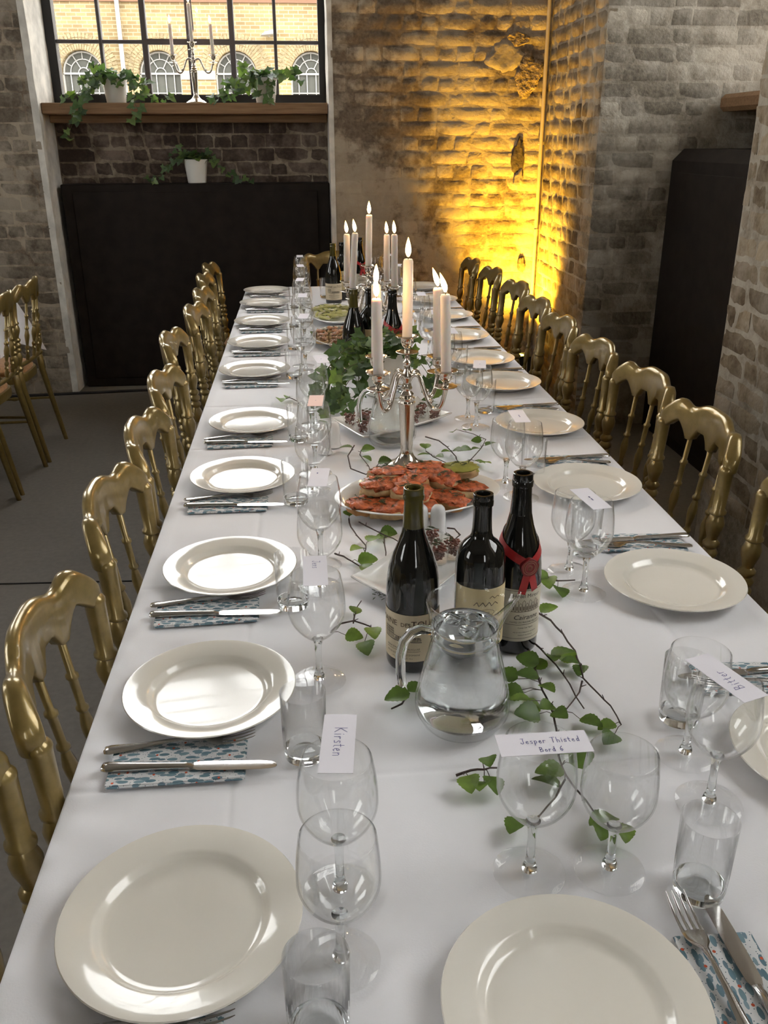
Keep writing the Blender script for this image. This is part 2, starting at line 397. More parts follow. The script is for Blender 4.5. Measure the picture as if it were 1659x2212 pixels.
# ------------------------------------------------------------------ room shell
YB, XR = 5.79, 1.524          # faces of the back and right walls
NX0, NX1 = -1.505, 0.19       # window niche in the back wall
HC = 5.3
JD = 0.005                    # joint depth
def slabs(name, mat, boxes):
    m = MB()
    for b in boxes: m.box(*b)
    return struct(name, m, mat)
slabs('floor', 'floor', [(-6.8, 2.8, -5.8, 6.34, -0.12, 0.0)])
slabs('ceiling', 'ceiling_paint', [(-6.9, 2.9, -5.9, 6.5, HC, HC+0.2)])
wall_back = slabs('wall_back', 'wall_back', [
    (-2.6, NX0-JD, YB+JD, 6.34, 0, HC), (-6.5, -4.3, YB+JD, 6.34, 0, HC), (-4.3, -2.6, 6.15, 6.34, 0, 1.70), (-4.3, -2.6, 6.15, 6.34, WZ1, HC),
    (NX1+JD, XR+0.3, YB+JD, 6.34, 0, HC), (NX0-JD, NX1+JD, 6.10+JD, 6.34, 0, 1.70), (NX0-JD, NX1+JD, 6.10, 6.34, WZ1, HC)])
NICHES = [(3.09, 4.75), (0.33, 1.99), (-2.43, -0.77)]
rb = [(XR+JD, 2.80, 4.75+JD, YB+JD, 0, HC), (XR+JD, 2.80, 1.99+JD, 3.09-JD, 0, HC), (XR+JD, 2.80, -0.77, 0.33, 0, HC), (XR+JD, 2.80, -5.5, -2.43, 0, HC)]
for (a, b) in NICHES: rb += [(2.46, 2.80, a-JD, b+JD, 0, 1.70), (2.46, 2.80, a-JD, b+JD, WZ1, HC)]
wall_right = slabs('wall_right', 'wall_grey', rb)
LW = [(-1.4, 0.3), (2.4, 4.1)]; FW = [(0.8, 2.5)]  # front wall opening is added out of view to let in more daylight
def pierced(gaps, a, b, mk):
    out = []; p = a
    for (g0, g1) in gaps: out.append(mk(p, g0, 0, HC)); out.append(mk(g0, g1, 0, 1.70)); out.append(mk(g0, g1, WZ1, HC)); p = g1
    out.append(mk(p, b, 0, HC)); return out
slabs('wall_left', 'plain_wall', pierced(LW, -5.5, 6.34, lambda a, b, z0, z1: (-6.8, -6.5, a, b, z0, z1)))
slabs('wall_front', 'plain_wall', pierced(FW, -6.8, 2.80, lambda a, b, z0, z1: (a, b, -5.8, -5.5, z0, z1)))

# bricks: a few shared meshes, every brick an object of its own
def brick_mesh(L, H, D, seed, mat, rough):
    nx, nz = 6, 4; v = []; f = []
    for j in range(nz+1):
        for i in range(nx+1):
            u, t = i/nx, j/nz
            x = (u-0.5)*L; z = (t-0.5)*H
            ex = min(u, 1-u)*L; ez = min(t, 1-t)*H
            e = min(ex, ez)
            y = 0.0 if e > 0.004 else -0.0045
            q = Vector((x*14+seed*5.1, seed*2.2, z*14))
            y += rough*noise.noise(q)*1.6+rough*0.7*noise.noise(q*3.1)
            if e < 0.004: x += rough*0.8*noise.noise(q*2+Vector((9, 0, 0))); z += rough*0.8*noise.noise(q*2+Vector((0, 9, 0)))
            v.append((x, y, z))
    for j in range(nz):
        for i in range(nx): a = j*(nx+1)+i; f.append((a, a+1, a+nx+2, a+nx+1))
    rim = [i for i in range(nx+1)]+[(j+1)*(nx+1)-1 for j in range(1, nz+1)]+[nz*(nx+1)+i for i in range(nx-1, -1, -1)]+[j*(nx+1) for j in range(nz-1, 0, -1)]
    o = len(v)
    for r in rim: p = v[r]; v.append((p[0], -D, p[2]))
    k = len(rim)
    for i in range(k): f.append((rim[(i+1) % k], rim[i], o+i, o+(i+1) % k))
    m = MB(); m.v = v; m.f = f
    me = m.mesh('brick', mat, 35); return me
BV = {}
def brick_variants(mat, rough, H):
    key = (mat, rough, H)
    if key not in BV:
        BV[key] = {'h': [brick_mesh(0.108, H, 0.05, s, mat, rough) for s in range(6)], 's': [brick_mesh(0.228, H, 0.05, s+20, mat, rough) for s in range(6)]}
    return BV[key]
def lay_bricks(parent, mat, O, U, Nn, width, z0, z1, seed, rough=0.0022, course=0.0815, joint=0.011, zoff=0.0, skip=None, ph=0.0):
    rnd = random.Random(seed); H = course-joint
    V = brick_variants(mat, rough, H); U = Vector(U); Nn = Vector(Nn)
    rot = Matrix((U, Nn, Vector((0, 0, 1)))).transposed().to_4x4()
    mirrored = rot.determinant() < 0
    i = 0; z = zoff
    while z+course <= z1+0.06:
        if z+course > z0:
            zc = z+course/2; x = 0.0; row = i % 2
            first = True
            while x < width-0.02:
                kind = ('h' if row == 0 else 's') if rnd.random() < 0.8 else ('s' if row == 0 else 'h')
                L = 0.108 if kind == 'h' else 0.228
                if first: L *= (0.55+0.45*rnd.random()) if row else 1.0; first = False
                L = min(L, width-x)
                if width-x-L < 0.05: L = width-x
                if not (skip and skip(x+L/2, zc)):
                    base = 0.108 if kind == 'h' else 0.228
                    p = Vector(O)+U*(x+L/2)+Vector((0, 0, zc+rnd.uniform(-0.0015, 0.0015)))+Nn*rnd.uniform(-0.0020, 0.0006)
                    o = link('brick', V[kind][rnd.randrange(6)], parent)
                    sx = (L-joint*0.9)/base
                    m = Matrix.Translation(p) @ rot @ Matrix.Rotation(rnd.uniform(-0.008, 0.008), 4, 'Y') @ Matrix.Diagonal((-sx if mirrored else sx, 1, 1, 1))
                    if mirrored:
                        rr = Matrix((-U, Nn, Vector((0, 0, 1)))).transposed().to_4x4()
                        m = Matrix.Translation(p) @ rr @ Matrix.Rotation(rnd.uniform(-0.008, 0.008), 4, 'Y') @ Matrix.Diagonal((sx, 1, 1, 1))
                    o.matrix_world = m
                x += L
        z += course; i += 1
def rest_of_wall(parent, mat, boxes):
    """the stretches out of sight behind furniture and above the view: plain painted face"""
    m = MB()
    for b in boxes: m.box(*b)
    o = m.build('painted_face', mat, parent, None); o['kind'] = 'stuff'
ZT = 2.42
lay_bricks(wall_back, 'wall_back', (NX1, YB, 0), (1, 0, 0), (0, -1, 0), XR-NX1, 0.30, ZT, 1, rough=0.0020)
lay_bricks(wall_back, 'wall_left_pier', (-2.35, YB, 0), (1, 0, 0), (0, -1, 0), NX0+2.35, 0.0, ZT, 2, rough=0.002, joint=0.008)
lay_bricks(wall_back, 'wall_apron', (NX0, 6.10, 0), (1, 0, 0), (0, -1, 0), NX1-NX0, 1.22, 1.63, 3, rough=0.002, joint=0.008, zoff=0.02)
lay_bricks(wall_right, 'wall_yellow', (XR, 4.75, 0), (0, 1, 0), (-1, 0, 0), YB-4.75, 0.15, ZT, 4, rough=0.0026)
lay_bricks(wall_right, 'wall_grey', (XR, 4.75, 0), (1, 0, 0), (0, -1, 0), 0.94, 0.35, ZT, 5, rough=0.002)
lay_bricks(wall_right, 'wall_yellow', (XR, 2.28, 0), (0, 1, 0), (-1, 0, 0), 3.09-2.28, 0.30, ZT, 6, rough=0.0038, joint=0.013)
rest_of_wall(wall_back, 'plain_wall', [(NX1, XR, YB, YB+0.02, ZT+0.02, HC), (-2.6, NX0, YB, YB+0.02, ZT+0.02, HC), (-2.6, -2.36, YB, YB+0.02, 0, ZT+0.02)])
rest_of_wall(wall_right, 'plain_wall', [(XR, XR+0.02, 4.75, YB, ZT+0.02, HC), (XR, 2.46, 4.75, 4.77, ZT+0.02, HC), (XR, XR+0.02, 1.99, 2.27, 0, ZT), (XR, XR+0.02, 1.99, 3.09, ZT+0.02, HC)])
# rough repairs and holes in the back wall beside the conduit
def wall_patch(name, cx, cz, w_, h_, mat, seed, proud=0.012):
    n = 40
    m = MB(); rings = []
    for (k, d) in ((1.0, 0.004), (0.9, -proud*0.7), (0.6, -proud), (0.3, -proud*1.05)):
        r = []
        for i in range(n):
            a = 2*PI*i/n; q = 1+0.45*noise.noise(Vector((math.cos(a)*1.1, math.sin(a)*1.1, seed)))+0.16*noise.noise(Vector((math.cos(a)*4, math.sin(a)*4, seed+2)))
            r.append((cx+math.cos(a)*w_*k*q, YB+d-0.004*noise.noise(Vector((math.cos(a)*3*k, math.sin(a)*3*k, seed+4))), cz+math.sin(a)*h_*k*q))
        rings.append(r)
    m.loft(rings[::-1]); me = m.mesh(name, mat, 50); fixn(me); return link(name, me, wall_back)
simple('patch_grey', (0.30, 0.25, 0.19), 0.9, nscale=18, namt=0.3, bumps=(0.8, 0.012))
simple('rubble', (0.26, 0.19, 0.12), 0.95, nscale=40, namt=0.6, bumps=(1.0, 0.03))
simple('hole_dark', (0.07, 0.05, 0.035), 0.95, nscale=30, namt=0.4, bumps=(0.8, 0.01))
wall_patch('plaster_patch', 1.26, 1.99, 0.12, 0.09, 'patch_grey', 1.0, 0.002)
wall_patch('rubble_patch', 1.40, 1.88, 0.085, 0.13, 'rubble', 2.0, 0.006)
wall_patch('rubble_patch', 1.33, 2.08, 0.07, 0.04, 'rubble', 7.0, 0.005)
wall_patch('wall_scar', 1.36, 1.42, 0.045, 0.12, 'hole_dark', 3.0, 0.010)
wall_patch('wall_scar', 1.37, 1.30, 0.03, 0.06, 'patch_grey', 4.0, 0.016)
wall_patch('wall_scar', 1.42, 0.78, 0.028, 0.05, 'hole_dark', 5.0, 0.012)

# reveals of the back niche, sill, apron board
def reveal(n, x0, x1, y0, y1, z0, z1, seed):
    m = MB(); nz = 60; ny = 4; xs = x1 if abs(x1) < abs(x0) else x0
    side = 1 if x1 > x0 else 1
    v = []; f = []
    face = x1 if n == 1 else x0; back = x0 if n == 1 else x1; sg = 1 if n == 1 else -1
    for j in range(nz+1):
        for i in range(ny+1):
            y = y0+(y1-y0)*i/ny; z = z0+(z1-z0)*j/nz
            v.append((face+sg*0.006*noise.noise(Vector((seed, y*8, z*7))), y+(0.008*noise.noise(Vector((seed+3, 1, z*9))) if i == 0 else 0), z))
    for j in range(nz):
        for i in range(ny): a = j*(ny+1)+i; f.append((a, a+1, a+ny+2, a+ny+1) if n != 1 else (a, a+ny+1, a+ny+2, a+1))
    o = len(v)
    for j in range(nz+1): v.append((back, y0+0.002, z0+(z1-z0)*j/nz))
    for j in range(nz): f.append((j*(ny+1), (j+1)*(ny+1), o+j+1, o+j))
    m.v = v; m.f = f
    return struct('trim_%d' % n, m, 'reveal_plaster', None, 60, 'rough whitewashed plaster reveal beside the tall window' if n == 1 else 'thin whitewashed plaster edge of the window niche beside the brick wall')
reveal(1, NX0-0.04, NX0, YB-0.002, 6.20, 0.0, HC, 1.0)
reveal(2, NX1, NX1+0.03, YB-0.002, 6.20, 0.0, HC, 5.0)
m = MB(); m.bbox(NX0+0.004, NX1-0.004, 5.835, 6.24, 1.677, 1.738, 0.004)
tag(struct('trim_3', m, 'sill_wood', None, None), 'brown wooden window sill carrying two ivy pots and a candelabra')
m = MB(); m.bbox(NX0+0.004, NX1-0.004, 5.99, 6.12, 1.632, 1.676, 0.004)
tag(struct('trim_4', m, 'sill_wood', None, None), 'brown wooden apron board under the window sill')
for k, (a, b) in enumerate(NICHES):
    m = MB(); m.bbox(2.14, 2.62, a+0.01, b-0.01, 1.655, 1.735, 0.02)
    tag(struct('trim_%d' % (5+k), m, 'sill_wood', None, None), ['wooden window sill ending above the black panel at right', 'wooden sill of the second window niche in the right wall', 'wooden sill of the third window niche in the right wall'][k])
m = MB(); m.bbox(-4.29, -2.61, 5.835, 6.24, 1.677, 1.738, 0.004); tag(struct('trim_8', m, 'sill_wood', None, None), 'wooden sill of the window niche further along the back wall')

# windows
def make_window(n, loc, rz, width, z0, z1, label, detailed):
    """local: x along the width (centre 0), y outwards, z up"""
    root = bpy.data.objects.new('window_%d' % n, None); COL.objects.link(root); root.location = loc; root.rotation_euler = (0, 0, rz)
    root['kind'] = 'structure'; root['label'] = label
    h = width/2; fw_ = 0.062
    m = MB(); m.box(-h, -h+fw_, -0.03, 0.05, z0, z1); m.box(h-0.05, h, -0.03, 0.05, z0, z1); m.box(-h, h, -0.032, 0.052, z0-0.02, z0+0.040); m.box(-h, h, -0.03, 0.05, z1-0.05, z1)
    m.build('frame', 'black_frame', root, None)
    xl, xr_ = -h+fw_, h-0.05
    xs = [xl+(xr_-xl)*i/6 for i in range(7)]; zh = [z0+0.040]
    while zh[-1]+0.318 < z1: zh.append(zh[-1]+0.295)
    zh[-1] = z1-0.05
    for i in range(1, 6):
        wd = 0.017 if i in (2, 4) else 0.010
        MB().bbox(xs[i]-wd, xs[i]+wd, -0.02, 0.03, z0+0.04, z1-0.05, 0.004).build('mullion', 'steel_muntin', root, None)
    for j in range(1, len(zh)-1):
        MB().bbox(xl, xr_, -0.015, 0.025, zh[j]-0.010, zh[j]+0.010, 0.003).build('glazing_bar', 'steel_muntin', root, None)
    # casement of the two middle columns
    m = MB()
    for j in range(1, len(zh)-1): m.box(xs[2], xs[4], -0.022, 0.0, zh[j]-0.016, zh[j]+0.016)
    m.build('casement_rail', 'steel_muntin', root, None)
    if detailed:
        for j in range(len(zh)-1):
            for i in range(6): MB().box(xs[i]+0.006, xs[i+1]-0.006, 0.004, 0.008, zh[j]+0.006, zh[j+1]-0.006).build('pane', 'window_glass', root, None)
        m = MB(); x = xs[3]+0.012
        m.tube([(x, -0.035, z0+0.05), (x, -0.035, z1-0.6)], 0.006, 8)
        for zz in (z0+0.13, z0+0.36, z0+0.62): m.blob((x, -0.036, zz), (0.011, 0.011, 0.018), 1, 0.0)
        m.tube([(x, -0.04, z0+0.62), (x+0.02, -0.06, z0+0.60), (x+0.025, -0.065, z0+0.40), (x+0.012, -0.05, z0+0.37)], 0.006, 8)
        m.build('espagnolette_rod', 'steel_muntin', root, 40)
    else:
        MB().box(xl, xr_, 0.004, 0.008, z0+0.04, z1-0.05).build('pane', 'window_glass', root, None)
    return root
make_window(1, (-0.6575, 6.21, 0), 0, 1.711, WZ0, WZ1, 'tall black steel window with small panes behind the ivy pots', True)
make_window(2, (-3.45, 6.21, 0), 0, 1.711, WZ0, WZ1, 'tall black steel window further along the back wall', False)
for k, (a, b) in enumerate(NICHES):
    make_window(3+k, (2.56, (a+b)/2, 0), -PI/2, b-a+0.02, WZ0, WZ1, ['tall steel window above the black panel in the right wall', 'tall steel window in the second niche of the right wall', 'tall steel window in the third niche of the right wall'][k], False)
for k, (a, b) in enumerate(LW): make_window(6+k, (-6.65, (a+b)/2, 0), PI/2, b-a+0.02, WZ0, WZ1, 'tall steel window, %s in the left wall' % ORD[k], False)
for k, (a, b) in enumerate(FW): make_window(10+k, ((a+b)/2, -5.65, 0), PI, b-a+0.02, WZ0, WZ1, 'unseen tall steel window added behind the viewer for its daylight', False)  # added window, out of view, brightens the room from behind the camera
# black panels below the sills
t = thing('black_panel', 'matt black boxed panel under the window sill with ivy pot on top', 'panel', (-0.65, 5.93, 0))
m = MB(); m.bbox(-0.828, 0.838, 0.0, 0.165, 0.0, 1.282, 0.006); m.build('box', 'black_panel', t, None)
MB().bbox(-0.76, 0.76, -0.006, 0.004, 0.06, 1.235, 0.003).build('front_board', 'black_panel', t, None)
t = thing('black_panel', 'tall matt black boxed panel in the niche of the right wall', 'panel', (1.93, 3.92, 0))
m = MB(); pr = [(0.0, 0.0), (0.0, 1.425), (0.055, 1.482), (0.50, 1.482), (0.50, 0.0)]
m.loft([[(x, y, z) for (x, z) in pr] for y in (-0.815, 0.815)]); me = m.mesh('box', 'black_panel', None); fixn(me); link('box', me, t)
MB().bbox(-0.008, 0.004, -0.74, 0.74, 0.06, 1.37, 0.003).build('front_board', 'black_panel', t, None)
# conduit in the corner
t = thing('wall_conduit', 'thin vertical conduit pipe in the brick corner lit yellow', 'pipe', (1.497, 5.765, 0))
MB().lathe([(0.011, 0.0), (0.011, 0.98)], 12).build('lower_pipe', 'conduit', t, 40)
MB().lathe([(0.015, 0.96), (0.015, 1.0)], 12).build('coupling', 'conduit', t, 40)
MB().lathe([(0.012, 1.0), (0.012, 4.6)], 12).build('upper_pipe', 'conduit', t, 40)
for zz in (0.5, 1.5, 2.3): MB().bbox(-0.017, 0.017, -0.004, 0.02, zz, zz+0.018, 0.002).build('clip', 'conduit', t, None)
# floor joint and cable
m = MB(); m.tube([(-6.4, 3.04, 0.0005), (-3, 3.03, 0.0005), (-1.17, 3.026, 0.0005), (-0.6, 3.0, 0.0005), (1.5, 2.98, 0.0005)], 0.004, 6)
tag(struct('trim_9', m, 'rubber_black', None, 40), 'dark sealed joint across the concrete floor')
m = MB(); pts = [(-3.0, 5.66, 0.009), (-2.2, 5.70, 0.009), (-1.814, 5.715, 0.009), (-1.47, 5.745, 0.009), (-1.116, 5.775, 0.009), (-0.81, 5.775, 0.009), (-0.3, 5.72, 0.009), (0.2, 5.70, 0.009), (0.9, 5.62, 0.009), (1.2, 5.4, 0.009)]
o = m.tube(pts, 0.009, 8).build('floor_cable', 'rubber_black', None, 40); tag(o, 'black cable lying on the floor along the foot of the back wall', 'cable')

# ------------------------------------------------------------------ outside
def outside():
    g = MB().box(-60, 60, -60, 70, -0.3, -0.2); o = struct('ground_outside', g, 'ground_outside'); o['label'] = 'paved courtyard outside the window'
    YF = 26.0
    t = thing('brick_building', 'yellow brick building with white arched windows across the courtyard', 'building', (0, YF, 0))
    R_ = 0.54; zs = 3.195; ztop = 7.0; zb = -0.2; sill = 0.9
    bay = 1.98; c0 = -5.52
    cs = [c0+bay*i for i in range(-4, 9)]
    m = MB(); v = []; f = []
    def quad(a, b, c, d):
        k = len(v); v.extend([(p[0], 0.0, p[1]) for p in (a, b, c, d)]); f.append((k, k+1, k+2, k+3))
    n = 14
    for i, c in enumerate(cs):
        quad((c-bay/2, zb), (c-R_, zb), (c-R_, zs), (c-bay/2, zs)); quad((c+R_, zb), (c+bay/2, zb), (c+bay/2, zs), (c+R_, zs)); quad((c-R_, zb), (c+R_, zb), (c+R_, sill), (c-R_, sill))
        arc = [(c-R_*math.cos(PI*k/n), zs+R_*math.sin(PI*k/n)) for k in range(n+1)]
        quad((c-bay/2, zs), (c-R_, zs), (c-R_, ztop), (c-bay/2, ztop)); quad((c+R_, zs), (c+bay/2, zs), (c+bay/2, ztop), (c+R_, ztop))
        for k in range(n): quad(arc[k], arc[k+1], (arc[k+1][0], ztop), (arc[k][0], ztop))
        for k in range(n):     # soffit
            a, b = arc[k], arc[k+1]; q = len(v); v.extend([(a[0], 0, a[1]), (b[0], 0, b[1]), (b[0], 0.25, b[1]), (a[0], 0.25, a[1])]); f.append((q, q+1, q+2, q+3))
        for sx in (-R_, R_):
            q = len(v); v.extend([(c+sx, 0, sill), (c+sx, 0, zs), (c+sx, 0.25, zs), (c+sx, 0.25, sill)]); f.append((q, q+1, q+2, q+3))
    m.v = v; m.f = f; m.build('facade', 'facade_brick', t, None)
    x0, x1 = cs[0]-bay/2, cs[-1]+bay/2
    MB().box(x0, x1, 0.0, 6.0, ztop, ztop+0.35).build('cornice', 'facade_brick', t, None)
    MB().box(x0, x1, -0.06, 0.02, 4.82, 4.90).build('string_course', 'facade_red', t, None)
    wb = MB().box(x0, x1, 0.30, 0.5, zb, ztop); wb.build('rear_wall', 'facade_glass', t, None)
    for i, c in enumerate(cs):
        if c < -11.5 or c > 4: continue
        p = MB(); arc = [(c-R_*math.cos(PI*k/n), 0.24, zs+R_*math.sin(PI*k/n)) for k in range(n+1)]
        p.add(arc+[(c+R_, 0.24, sill), (c-R_, 0.24, sill)], [tuple(range(n+3))]); wn = p.build('arched_window', 'facade_glass', t, None)
        w_ = MB(); bw = 0.014
        w_.tube([(c-(R_-0.03)*math.cos(PI*k/n), 0.21, zs+(R_-0.03)*math.sin(PI*k/n)) for k in range(n+1)], 0.026, 5)
        for rr in (0.34, 0.14): w_.tube([(c-rr*math.cos(PI*k/n), 0.21, zs+rr*math.sin(PI*k/n)) for k in range(n+1)], bw, 5)
        for k in range(1, 6):
            a = PI*k/6; r0 = 0.14 if k in (2, 4) else 0.34
            w_.tube([(c-r0*math.cos(a), 0.21, zs+r0*math.sin(a)), (c-R_*0.97*math.cos(a), 0.21, zs+R_*0.97*math.sin(a))], bw, 5)
        w_.box(c-R_, c+R_, 0.18, 0.23, zs-0.022, zs+0.022)
        for q in (-0.34, -0.12, 0.12, 0.34): w_.box(c+q-0.011, c+q+0.011, 0.19, 0.23, sill, zs)
        for q in range(1, 6): w_.box(c-R_, c+R_, 0.19, 0.23, zs-0.46*q-0.011, zs-0.46*q+0.011)
        w_.box(c-R_, c-R_+0.035, 0.18, 0.24, sill, zs); w_.box(c+R_-0.035, c+R_, 0.18, 0.24, sill, zs)
        w_.build('muntins', 'facade_white', wn, None)
        a_ = MB(); nv = 30
        for ring, (r0, r1) in enumerate(((R_+0.01, R_+0.13), (R_+0.145, R_+0.27), (R_+0.285, R_+0.40))):
            for k in range(nv):
                a0 = PI*(k+0.12+0.5*(ring % 2)*0)/nv; a1 = PI*(k+0.88)/nv
                pts = [(c-r*math.cos(a), y, zs+r*math.sin(a)) for y in (-0.012, 0.02) for (r, a) in ((r0, a0), (r1, a0), (r1, a1), (r0, a1))]
                a_.add(pts, [(0, 1, 2, 3), (0, 4, 5, 1), (1, 5, 6, 2), (2, 6, 7, 3), (3, 7, 4, 0)])
        a_.build('brick_arch', 'facade_voussoir', t, None)
    MB().lathe([(0.055, -0.2), (0.055, 7.0)], 10, (-4.44, -0.12, 0)).build('white_downpipe', 'facade_white', t, 40)
    MB().box(-3.0, -2.1, -0.04, 0.0, 3.05, 3.25).build('stone_band', 'facade_white', t, None)
    l = thing('security_lamp', 'white wall lamp on the brick facade outside the window', 'lamp', (-0.66, YF, 4.05))
    m = MB(); m.loft([[(x, y, z) for (x, z) in ((-0.22*s, 0.0), (0.2*s, 0.03), (0.24*s, 0.16*s), (-0.1*s, 0.10*s))] for (y, s) in ((-0.5, 0.8), (-0.1, 1.0))]); me = m.mesh('housing', 'facade_white', None); fixn(me); link('housing', me, l)
    MB().tube([(0, -0.12, 0.05), (0, 0.0, 0.02)], 0.03, 8).build('bracket', 'facade_white', l, 40)
outside()

# ------------------------------------------------------------------ banquet table and cloth
TX0, TX1, TY0, TY1 = -0.325, 0.795, 0.34, 5.20
def cloth_top(x, y, seed):
    d = 0.0011*(noise.noise(Vector((x*5, y*4, seed)))+0.6*noise.noise(Vector((x*11, y*9, seed+3))))-0.0012
    return d
def make_cloth(name, label, x0, x1, y0, y1, drop, creases_y, creases_x, seed, corner=0.0):
    """top grid with pressed folds, rounded edge, softly waving skirt"""
    nx, ny = 44, max(30, int((y1-y0)/0.045)); v = []; f = []
    xs = [x0+(x1-x0)*i/nx for i in range(nx+1)]; ys = [y0+(y1-y0)*j/ny for j in range(ny+1)]
    offs = (-0.016, -0.010, -0.006, -0.003, 0.0, 0.003, 0.006, 0.010, 0.016)
    xs = sorted(set(xs+[c+o_ for c in creases_x for o_ in offs])); ys = sorted(set(ys+[c+o_ for c in creases_y for o_ in offs])); nx, ny = len(xs)-1, len(ys)-1
    for y in ys:
        for x in xs:
            z = T-0.0012+cloth_top(x, y, seed)
            for c in creases_y: z -= 0.0016*math.exp(-((y-c)/0.0055)**2)-0.0006*math.exp(-((y-c-0.010)/0.006)**2)
            for c in creases_x: z -= 0.0016*math.exp(-((x-c)/0.0055)**2)-0.0006*math.exp(-((x-c-0.010)/0.006)**2)
            v.append((x, y, z))
    W = nx+1
    for j in range(ny):
        for i in range(nx): a = j*W+i; f.append((a, a+1, a+W+1, a+W))
    rim = [(i, 0) for i in range(nx+1)]+[(nx, j) for j in range(1, ny+1)]+[(i, ny) for i in range(nx-1, -1, -1)]+[(0, j) for j in range(ny-1, 0, -1)]
    prev = [j*W+i for (i, j) in rim]; s_ = 0.0
    for lvl, (d, out) in enumerate(((0.004, 0.004), (0.015, 0.007), (0.05, 0.008), (0.12, 0.010), (0.19, 0.012), (drop, 0.014))):
        cur = []
        for k, (i, j) in enumerate(rim):
            x, y = xs[i], ys[j]
            ox = -1 if i == 0 else (1 if i == nx else 0); oy = -1 if j == 0 else (1 if j == ny else 0)
            t_ = x if oy else y
            wave = 0.010*(d/drop)*(math.sin(t_*17+seed)+0.6*math.sin(t_*31+1.3*seed))
            amt = out+wave*0.6
            ex = d
            if ox and oy: amt += corner*(d/drop); ex = d*(1.0+0.25*(d/drop) if corner else 1.0)
            cur.append(len(v)); v.append((x+ox*amt, y+oy*amt, T-0.002-ex+0.006*(d/drop)*math.sin(t_*9)))
        n = len(rim)
        for k in range(n): f.append((prev[(k+1) % n], prev[k], cur[k], cur[(k+1) % n]))
        prev = cur
    m = MB(); m.v = v; m.f = f; me = m.mesh(name, 'white_cloth', None)
    me.polygons.foreach_set('use_smooth', [True]*len(me.polygons)); fixn(me); me.polygons.foreach_set('use_smooth', [True]*len(me.polygons))
    return tag(link(name, me), label, 'tablecloth')
make_cloth('tablecloth', 'long white tablecloth laid with plates, glasses, bottles and candelabras', TX0, TX1, TY0, TY1, 0.24, [0.93, 1.49, 2.30, 2.72, 3.42], [-0.118, 0.60], 1.0)
def make_table(label, x0, x1, y0, y1, nl):
    t = thing('banquet_table', label, 'table', ((x0+x1)/2, (y0+y1)/2, 0))
    hx, hy = (x1-x0)/2-0.012, (y1-y0)/2-0.012
    MB().bbox(-hx, hx, -hy, hy, 0.705, T-0.008, 0.004).build('table_top', 'table_wood', t, None)
    MB().box(-0.10, 0.10, -hy+0.05, hy-0.05, 0.645, 0.705).build('apron', 'table_wood', t, None)
    for i in range(nl):
        for sx in (-1, 1):
            y = -hy+0.12+(2*hy-0.24)*i/(nl-1)
            MB().bbox(sx*0.06-0.022, sx*0.06+0.022, y-0.022, y+0.022, 0, 0.65, 0.004).build('leg', 'table_wood', t, None)
make_table('long wooden banquet table hidden under the white tablecloth between the gold chairs', TX0, TX1, TY0, TY1, 4)
make_table('neighbouring table under a white cloth behind the gold chairs by the left pier', -2.75, -1.62, 1.9, 5.05, 3)
make_cloth('tablecloth', 'white cloth of the neighbouring table hanging behind the gold chairs at left', -2.76, -1.61, 1.89, 5.06, 0.26, [], [], 4.0, corner=0.10)

